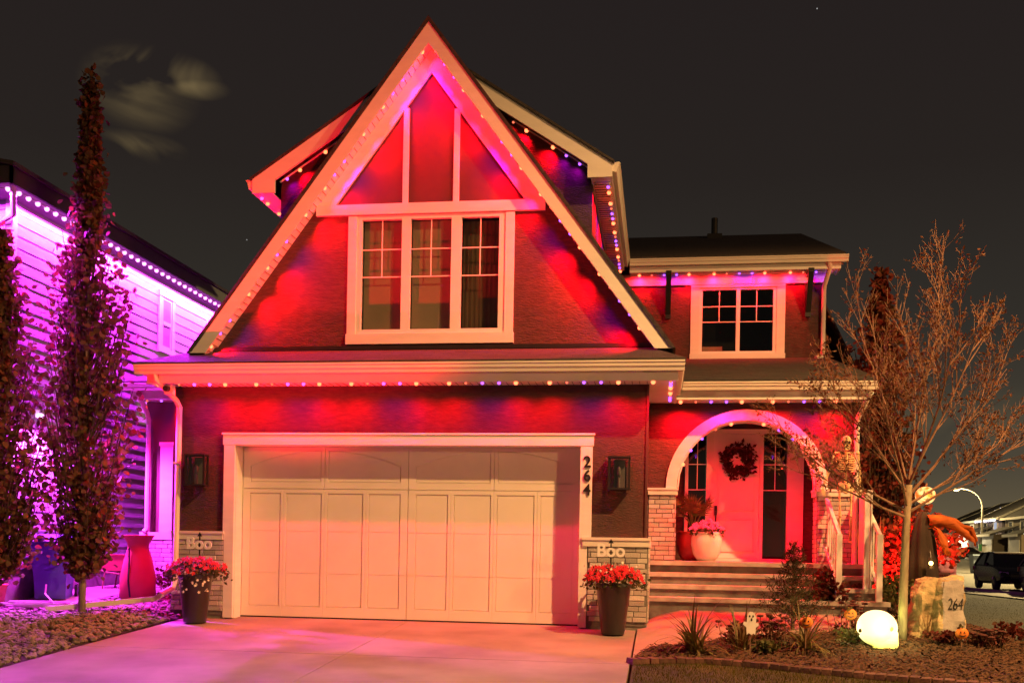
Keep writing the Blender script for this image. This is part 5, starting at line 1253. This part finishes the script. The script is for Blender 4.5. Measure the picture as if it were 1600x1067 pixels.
# ------------------------------------------------------------------ left side yard things
def bin_(label, x, y, col, rz=0.0):
    z0 = gz(x, y) + .03; t = thing('wheelie_bin', label, 'wheelie bin', (x, y, z0), rz)
    m = mat('bin_plastic_' + str(len(bpy.data.materials)), col, .5, .1, 4)
    def sec(w, d, z): return [(-w, -d, z), (w, -d, z), (w, d, z), (-w, d, z)]
    MB().loft([sec(.22, .25, 0), sec(.23, .27, .25), sec(.28, .33, .86), sec(.29, .34, .88)]).build('body', m, t, local=True)
    MB().loft([sec(.31, .37, .90), sec(.31, .37, .93), sec(.20, .26, .99)]).build('lid', m, t, local=True)
    MB().box(-.24, .24, -.365, -.335, .78, .82).box(-.12, .12, -.305, -.28, .50, .54).box(-.12, .12, -.298, -.275, .40, .44).build('grab_bars', m, t, local=True)
    for s in (-1, 1):
        w = MB().tube([(s * .27, .24, .11), (s * .31, .24, .11)], .11, 16).build('wheel', M['black'], t, local=True); MB().tube([(s * .312, .24, .11), (s * .316, .24, .11)], .055, 12).build('hub', m, w, local=True)
bin_('blue wheelie bin between the two aspens against the siding', -9.33, 14.75, (.06, .06, .30), .35)
bx2 = thing('flat_parcel', 'pale flat parcel lying on top of the blue bin', 'parcel', (-9.38, 14.72, gz(-9.33, 14.75) + 1.02)); MB().box(-.22, .18, -.16, .16, 0, .05).build('parcel_box', M['trim'], bx2, local=True)
rx2, ry2 = -8.02, 14.9; rz2 = gz(rx2, ry2) + .02
rb2 = thing('rain_barrel', 'tall waisted rain barrel with flared rim and a dark hose down its side', 'rain barrel', (rx2, ry2, rz2))
BAR = mat('terracotta_plastic', (.50, .11, .10), .5, .1, 3)
MB().lathe([(.24, 0), (.27, .06), (.265, .35), (.21, .62), (.155, .80), (.165, .88), (.23, .98), (.24, 1.0), (.21, .99), (.15, .88), (.02, .86)], (rx2, ry2, rz2), 32).build('barrel', BAR, rb2, smooth=True)
MB().tube([(rx2 - .05, ry2 - .19, rz2 + .80), (rx2 - .02, ry2 - .235, rz2 + .6), (rx2 - .01, ry2 - .275, rz2 + .3), (rx2 + .02, ry2 - .27, rz2 + .05)], .014, 6).build('overflow_hose', M['black'], rb2)
# wheelbarrow lying in the side yard
wx, wy = -8.95, 16.2; wz = gz(wx, wy) + .03
wb = thing('wheelbarrow', 'red wheelbarrow parked against the siding behind the barrel', 'wheelbarrow', (wx, wy, wz))
def rect(w, d, z, dx=0): return [(wx + dx - w, wy - d, wz + z), (wx + dx + w, wy - d, wz + z), (wx + dx + w, wy + d, wz + z), (wx + dx - w, wy + d, wz + z)]
MB().loft([rect(.26, .2, .30), rect(.44, .30, .56), rect(.46, .32, .57), rect(.42, .28, .55), rect(.25, .19, .32)]).build('tray', BAR, wb)
for s in (-1, 1): MB().tube([(wx - .75, wy + s * .22, wz + .42), (wx - .2, wy + s * .2, wz + .27), (wx + .6, wy + s * .06, wz + .17)], .018, 6).tube([(wx - .25, wy + s * .2, wz + .28), (wx - .3, wy + s * .2, wz)], .014, 6).build('handle_shaft', M['twig'], wb)
MB().tube([(wx + .58, wy - .035, wz + .17), (wx + .58, wy + .035, wz + .17)], .17, 16).build('wheel', M['black'], wb)
# coiled hose, stacked round bin, downspout pipe
hx1, hy1 = -8.98, 13.75; hz1 = gz(hx1, hy1)
hs = thing('garden_hose', 'pale garden hose coiled on the concrete strip', 'hose', (hx1, hy1, hz1 + .03)); pts = []
for k in range(110): a = k * .33; r_ = .20 + .10 * math.sin(k * .21) + .0008 * k; pts.append((hx1 + r_ * 1.5 * math.cos(a), hy1 + r_ * .8 * math.sin(a), hz1 + .045 + .0006 * k))
pts += [(hx1 + .3, hy1 + .05, hz1 + .05), (hx1 + .02, hy1 + .2, hz1 + .22), (hx1, hy1 + .25, hz1 + .36)]
MB().tube(pts, .014, 5).build('hose_coil', M['vinyl'], hs)
pt_ = thing('round_tub', 'round tub beside the blue bin under the left aspen', 'tub', (-9.68, 13.72, gz(-9.5, 13.75) + .03)); MB().lathe([(.17, 0), (.22, .30), (.235, .33), (.2, .31), (.02, .04)], (0, 0, 0), 20).build('tub', BAR, pt_, smooth=True, local=True)
pp = thing('drain_pipe', 'square drain pipe lying over the river rock from the garage corner', 'drain pipe', (-7.05, 13.7, .2))
MB().bar((-7.0, 13.72, .33), (-7.10, 13.70, .27), .085, .07).bar((-7.10, 13.70, .265), (-8.55, 13.35, .10), .085, .07).build('pipe', M['gutter'], pp)

# ------------------------------------------------------------------ cars
TYRE = mat('tyre_rubber', (.012, .012, .012), .9, .2, 10); CHROME = mat('bright_metal', (.6, .6, .6), .2, .05, 3, metal=1.0); CARGLASS = mat('dark_car_glass', (.01, .01, .012), .05, .1, 3, spec=.8)
HEADL = mat('clear_lamp', (.35, .36, .36), .12, .1, 5, spec=.8); TAIL = mat('red_lamp', (.25, .01, .01), .2, .1, 5)
def car(name, label, x, y, rz, paint, L=4.6, Wd=1.86, Hh=1.66, kind='suv', group='parked cars'):
    z0 = gz(x, y) + .035; t = thing(name, label, 'car', (x, y, z0), rz, group)       # local: front towards -y
    hw = Wd / 2; hl = L / 2; belt = .98 if kind == 'suv' else .86
    st = [(-hl, .48, .42, .66, .82), (-hl + .10, .34, .30, .76, .93), (-hl + .45, .28, .26, .92 if kind == 'suv' else .80, .98), (-hl + 1.15, .26, .25, belt + .04, 1.0), (-.1, .25, .24, belt + .06, 1.0), (hl - 1.0, .25, .25, belt + .08, 1.0), (hl - .25, .30, .30, belt + .08, .97), (hl, .45, .42, belt - .05, .88)]
    def bsec(yy, zb, zs, zt, k):
        w = hw * k
        return [(-w * .86, yy, zb), (w * .86, yy, zb), (w * .98, yy, zb + .12), (w, yy, (zb + zt) / 2 + .04), (w * .965, yy, zt - .06), (w * .88, yy, zt), (-w * .88, yy, zt), (-w * .965, yy, zt - .06), (-w, yy, (zb + zt) / 2 + .04), (-w * .98, yy, zb + .12)]
    MB().loft([bsec(*q) for q in st]).build('body', paint, t, smooth=True, angle=35, local=True)
    a0, a1, a2, a3 = (-hl + 1.15, -hl + 1.95, hl - .75, hl - .12) if kind == 'suv' else (-hl + 1.35, -hl + 2.1, hl - 1.45, hl - .55)
    def gsec(yy, z, w): return [(-w, yy, belt + .0), (w, yy, belt + .0), (w * .80, yy + 0, z), (-w * .80, yy, z)]
    zr = Hh
    roof = [(a1, zr - .04, hw * .70), ((a1 + a2) / 2, zr, hw * .72), (a2, zr - .05, hw * .68)]
    v = [(-hw * .90, a0, belt + .03), (hw * .90, a0, belt + .03), (-hw * .70, a1, zr - .05), (hw * .70, a1, zr - .05), (-hw * .70, a2, zr - .06), (hw * .70, a2, zr - .06), (-hw * .88, a3, belt + .06), (hw * .88, a3, belt + .06)]
    MB().add(v, [(0, 1, 3, 2), (4, 5, 7, 6), (0, 2, 4, 6), (1, 7, 5, 3), (0, 6, 7, 1)]).build('windows', CARGLASS, t, local=True)
    MB().loft([[(-hw * .72, yy, zz - .05), (hw * .72, yy, zz - .05), (hw * .66, yy, zz), (-hw * .66, yy, zz)] for yy, zz in ((a1 - .02, zr - .02), ((a1 + a2) / 2, zr + .02), (a2 + .06, zr - .02))]).build('roof', paint, t, smooth=True, angle=40, local=True)
    for s in (-1, 1):
        for bar_ in (((s * hw * .90, a0 - .02, belt), (s * hw * .705, a1, zr - .04), .06, .05), ((s * hw * .88, a3 + .02, belt + .03), (s * hw * .70, a2, zr - .05), .10, .06), ((s * hw * .90, (a1 + a2) / 2 - .1, belt), (s * hw * .725, (a1 + a2) / 2, zr - .03), .07, .05)):
            MB().bar(*bar_).build('pillar', paint, t, local=True)
    for s in (-1, 1):
        for yy in (-hl + .88, hl - .85):
            w = MB().lathe([(.20, -.11), (.31, -.105), (.335, -.07), (.335, .07), (.31, .105), (.20, .11)], (0, 0, 0), 20)
            w.v = [(zq + s * (hw - .12), yq + yy, xq + .335) for xq, yq, zq in w.v]; wo = w.build('wheel', TYRE, t, smooth=True, angle=40, local=True)
            r_ = MB()
            r_.tube([(s * (hw - .03), yy, .335), (s * (hw - .005), yy, .335)], .05, 10)
            for k in range(5):
                a = k * 2 * math.pi / 5; r_.bar((s * (hw - .02), yy + .04 * math.cos(a), .335 + .04 * math.sin(a)), (s * (hw - .02), yy + .215 * math.cos(a), .335 + .215 * math.sin(a)), .055, .02)
            r_.tube([(s * (hw - .02), yy + .22 * math.cos(a), .335 + .22 * math.sin(a)) for a in np.linspace(0, 2 * math.pi, 18, endpoint=False)], .016, 5, True); r_.build('rim', CHROME, wo, local=True)
        MB().loft([[(s * hw * .60, -hl + .06, .68), (s * hw * .93, -hl + .24, .70), (s * hw * .93, -hl + .26, .80), (s * hw * .60, -hl + .11, .76)], [(s * hw * .60, -hl + .02, .68), (s * hw * .95, -hl + .18, .70), (s * hw * .95, -hl + .20, .80), (s * hw * .60, -hl + .05, .76)]]).build('headlight', HEADL, t, local=True)
        MB().ball((s * (hw + .09), a0 + .42, belt + .10), (.09, .05, .075), 10, 8).bar((s * hw * .9, a0 + .42, belt + .06), (s * (hw + .05), a0 + .42, belt + .08), .04, .04).build('mirror', paint, t, smooth=True, local=True)
        MB().box(s * hw * .9 - .05, s * hw * .9 + .05, hl - .10, hl - .0, .80, .98).build('tail_light', TAIL, t, local=True)
        MB().tube([(s * hw * .66 + .12 * math.cos(a), -hl + .03, .46 + .075 * math.sin(a)) for a in np.linspace(0, 2 * math.pi, 10, endpoint=False)], .012, 5, True).build('fog_lamp', CHROME, t, local=True)
    gl_ = MB()
    for k in range(5): gl_.box(-hw * .52, hw * .52, -hl - .012, -hl + .03, .52 + k * .045, .535 + k * .045)
    gl_.build('grille', M['black'], t, local=True)
    MB().tube([(.06 * math.cos(a), -hl - .016, .70 + .06 * math.sin(a)) for a in np.linspace(0, 2 * math.pi, 16, endpoint=False)], .009, 5, True).build('badge_ring', CHROME, t, local=True)
    return t
DARKP = mat('black_car_paint', (.012, .011, .012), .22, .1, 2, spec=.6); WHITEP = mat('white_car_paint', (.6, .6, .6), .3, .05, 2); PURP = mat('deep_violet_paint', (.05, .03, .07), .25, .1, 2, spec=.6)
car('parked_car', 'black parked crossover facing us on the side street', 14.75, 46.5, rad(-3), DARKP, Hh=1.6)
car('parked_car', 'dark car cut off by the right edge of the photo', 14.95, 40.8, rad(1), PURP, Hh=1.66)
car('parked_car', 'pale car behind the mauve ghoul with one dark wheel showing', 13.2, 58.5, rad(-75), WHITEP, Hh=1.5, kind='sedan')
car('parked_car', 'low dark sedan parked side on before the far houses', 34.9, 123, rad(92), DARKP, Hh=1.42, kind='sedan')
car('parked_car', 'small dark car left of the low sedan before the far houses', 33.6, 126.6, rad(80), DARKP, Hh=1.5, kind='sedan')
def far_bin(label, x, y, col):
    z0 = gz(x, y) + .03; t = thing('wheelie_bin', label, 'wheelie bin', (x, y, z0)); m = mat('far_bin_plastic', col, .5)
    MB().loft([[(-.5 * k, -.5 * k, z), (.5 * k, -.5 * k, z), (.5 * k, .5 * k, z), (-.5 * k, .5 * k, z)] for z, k in ((0, .9), (1.2, 1.1), (1.24, 1.12))]).build('body', m, t, local=True); MB().box(-.6, .6, -.6, .62, 1.25, 1.33).build('lid', m, t, local=True)
far_bin('pale blue bin standing behind the black crossover', 22.2, 76, (.25, .33, .45))

# ------------------------------------------------------------------ far houses
FD = mat('far_dark_siding', (.06, .045, .03), .8, .15, 1); FB_ = mat('far_beige_siding', (.22, .17, .11), .8, .12, 1); FV = mat('far_grey_siding', (.10, .085, .12), .8, .12, 1); FT = mat('far_trim', (.38, .36, .31), .6, .06, 2); FP = mat('far_window_pane', (.03, .035, .045), .08, .2, 1, spec=.7)
LITP = glow('lit_pale_pane', (.75, .80, 1.0), .55)
def far_house(label, x, y, w, he, hr, wall, d=11, gable_left=True, lit=False, garage=True):
    z0 = gz(x, y); t = thing('far_house', label, 'house', (x, y, z0), rad(-90), group='far houses along the far right side of the street')
    def P_(mb, nm, m, par=None): return mb.build(nm, m, par or t, local=True)
    wl_ = P_(MB().box(-w / 2, w / 2, 0, d, -1, he), 'wall', wall)
    P_(MB().slab([(-w / 2 - .4, -.5, he - .1), (w / 2 + .4, -.5, he - .1), (w / 2 + .4, d / 2, hr), (-w / 2 - .4, d / 2, hr)], .2).slab([(-w / 2 - .4, d / 2, hr), (w / 2 + .4, d / 2, hr), (w / 2 + .4, d + .5, he - .1), (-w / 2 - .4, d + .5, he - .1)], .2), 'roof', M['shingle'])
    for s in (-1, 1):
        P_(MB().pyz([(0, he), (d, he), (d / 2, hr - .25)], s * w / 2 - .05, s * w / 2 + .05), 'gable_end', wall)
        P_(MB().bar((s * (w / 2 + .43), -.5, he - .2), (s * (w / 2 + .43), d / 2, hr - .12), .08, .3), 'rake_board', FT)
    P_(MB().box(-w / 2 - .4, w / 2 + .4, -.56, -.48, he - .32, he - .05), 'fascia', FT)
    for xa, za in ((-w * .24, he - 2.1), (w * .24, he - 2.1)):
        f = P_(MB().box(xa - .75, xa + .75, -.08, 0, za - .15, za).box(xa - .75, xa + .75, -.08, 0, za + 1.5, za + 1.65).box(xa - .75, xa - .62, -.08, 0, za, za + 1.5).box(xa + .62, xa + .75, -.08, 0, za, za + 1.5), 'window', FT)
        P_(MB().box(xa - .62, xa + .62, -.03, .0, za, za + 1.5), 'pane', LITP if lit and xa > 0 else FP, f)
    if garage:
        gw = min(w * .52, 5.2)
        P_(MB().box(-w / 2 + .2, -w / 2 + .2 + gw, -2.6, -.01, -1, 3.0), 'garage_wall', wall); P_(MB().slab([(-w / 2 - .1, -3.1, 3.0), (-w / 2 + .5 + gw, -3.1, 3.0), (-w / 2 + .5 + gw, 0, 4.0), (-w / 2 - .1, 0, 4.0)], .2), 'garage_roof', M['shingle'])
        P_(MB().box(-w / 2 + .6, -w / 2 - .2 + gw, -2.68, -2.61, .05, 2.4), 'garage_door', FT); P_(MB().box(-w / 2 - .1, -w / 2 + .5 + gw, -3.18, -3.1, 2.72, 2.98), 'garage_fascia', FT)
        P_(MB().box(w * .15, w * .15 + 1.0, -.06, 0, .2, 2.3), 'front_door', FP)
    return t
far_house('far dark house with a low roof at the left end of the row', 40.0, 151.3, 7.8, 4.2, 6.9, FD)
far_house('far house with wide dark roof and pale rake behind the low sedan', 40.0, 142.2, 8.6, 4.7, 7.3, FD)
hv = far_house('far grey house outlined in white violet lights', 40.0, 132.7, 8.2, 5.0, 7.9, FV, lit=True)
far_house('far dark house at the right with a pale corner', 40.0, 123.3, 8.2, 5.0, 8.1, FD)
far_house('far beige house cut off by the right edge', 40.0, 114.2, 8.0, 5.2, 8.6, FB_)
zf = gz(40, 132.7)
led_string('light_string', 'white violet light string along the far house eave', [(39.35, 137.0, zf + 4.62), (39.35, 128.4, zf + 4.62)], (.3, 0, -1), .75, 0, ['white'], group='light strings on the far houses', spread=140)
led_string('light_string', 'white violet light string up the far house gable', [(39.6, 137.35, zf + 4.8), (41.2, 137.35, zf + 5.7), (43.0, 137.35, zf + 6.6)], (-.3, -1, 0), .75, 0, ['white'], group='light strings on the far houses', spread=150, power=.5)
led_string('light_string', 'white light string along the far garage eave', [(36.75, 136.8, zf + 2.65), (36.75, 131.6, zf + 2.65)], (-.1, 0, -1), .7, 0, ['white'], group='light strings on the far houses', spread=150)
# street lamps and porch lamps down the street
def street_lamp(label, x, y, hh, arm, watts):
    z0 = gz(x, y); t = thing('street_lamp', label, 'street lamp', (x, y, z0), group='street lamps down the side street')
    pts = [(x, y, z0 - .3), (x, y, z0 + hh * .72)] + [(x + arm * (1 - math.cos(a)) , y, z0 + hh * .72 + hh * .25 * math.sin(a)) for a in np.linspace(.2, math.pi / 2, 7)]
    pts.append((x + arm * 1.15, y, z0 + hh * .955))
    MB().tube(pts, [.16, .12] + [.10 - .006 * k for k in range(7)] + [.05], 8).build('pole', FT, t, smooth=True)
    e = pts[-1]; MB().box(e[0] - .5, e[0] + .15, y - .18, y + .18, e[2] - .02, e[2] + .14).build('lamp_head', FT, t)
    MB().ball((e[0] - .2, y, e[2] - .08), (.30, .2, .10), 12, 8).build('lit_lens', glow('lit_sodium_lens', (1, .72, .32), 9), t, smooth=True)
    lamp('street_lamp_glow', 'POINT', (e[0] - .2, y, e[2] - .5), (1, .72, .30), watts, .3)
street_lamp('curved street lamp in front of the far grey house', 37.5, 127.6, 8.6, -2.4, 5000)
t = thing('street_sign', 'small green sign on the curved lamp post', 'sign', (37.5, 127.2, gz(37.5, 127.2) + 1.4)); MB().box(-.45, .45, -.03, .03, -.4, .4).build('sign_plate', mat('green_sign', (.05, .30, .10), .5), t, local=True); MB().ball((0, -.04, 0), (.14, .02, .2), 8, 6).build('emblem', M['black'], t, local=True)
t = thing('lamp_post', 'slim lamp post above the orange sleeve', 'street lamp', (33.1, 130, gz(33.1, 130)), group='street lamps down the side street'); MB().tube([(0, 0, 0), (0, 0, 3.7)], .09, 6).build('pole', FT, t, local=True); MB().ball((0, 0, 3.85), .2, 8, 6).build('lit_lens', glow('lit_warm_lens', (1, .66, .3), 5), t, local=True)
def porch_lamp(label, x, y, h, r, col, watts, est=9):
    z0 = gz(x, y) + h; t = thing('porch_lamp', label, 'lamp', (x, y, z0), group='lamps glaring on the far houses')
    MB().ball((0, 0, 0), r, 12, 8).build('lit_globe', glow('lit_globe_' + str(len(bpy.data.materials)), col, est), t, smooth=True, local=True); MB().tube([(0, .1, -r), (0, .1, -r - h * .9)], .07, 6).build('post', FT, t, local=True)
    lamp('porch_lamp_glow', 'POINT', (x, y - r * 2.2, z0), col, watts, r)
porch_lamp('large glaring white lamp low beside the orange sleeve', 36.0, 139.0, 1.9, .9, (1, .80, .45), 4200, 7)
porch_lamp('glaring white lamp at the far right house', 38.0, 115.7, 2.9, .38, (.92, 1, .80), 900)
lamp('street_far_light', 'POINT', (27.0, 74, 8.3), (1, .70, .27), 60000, .3)
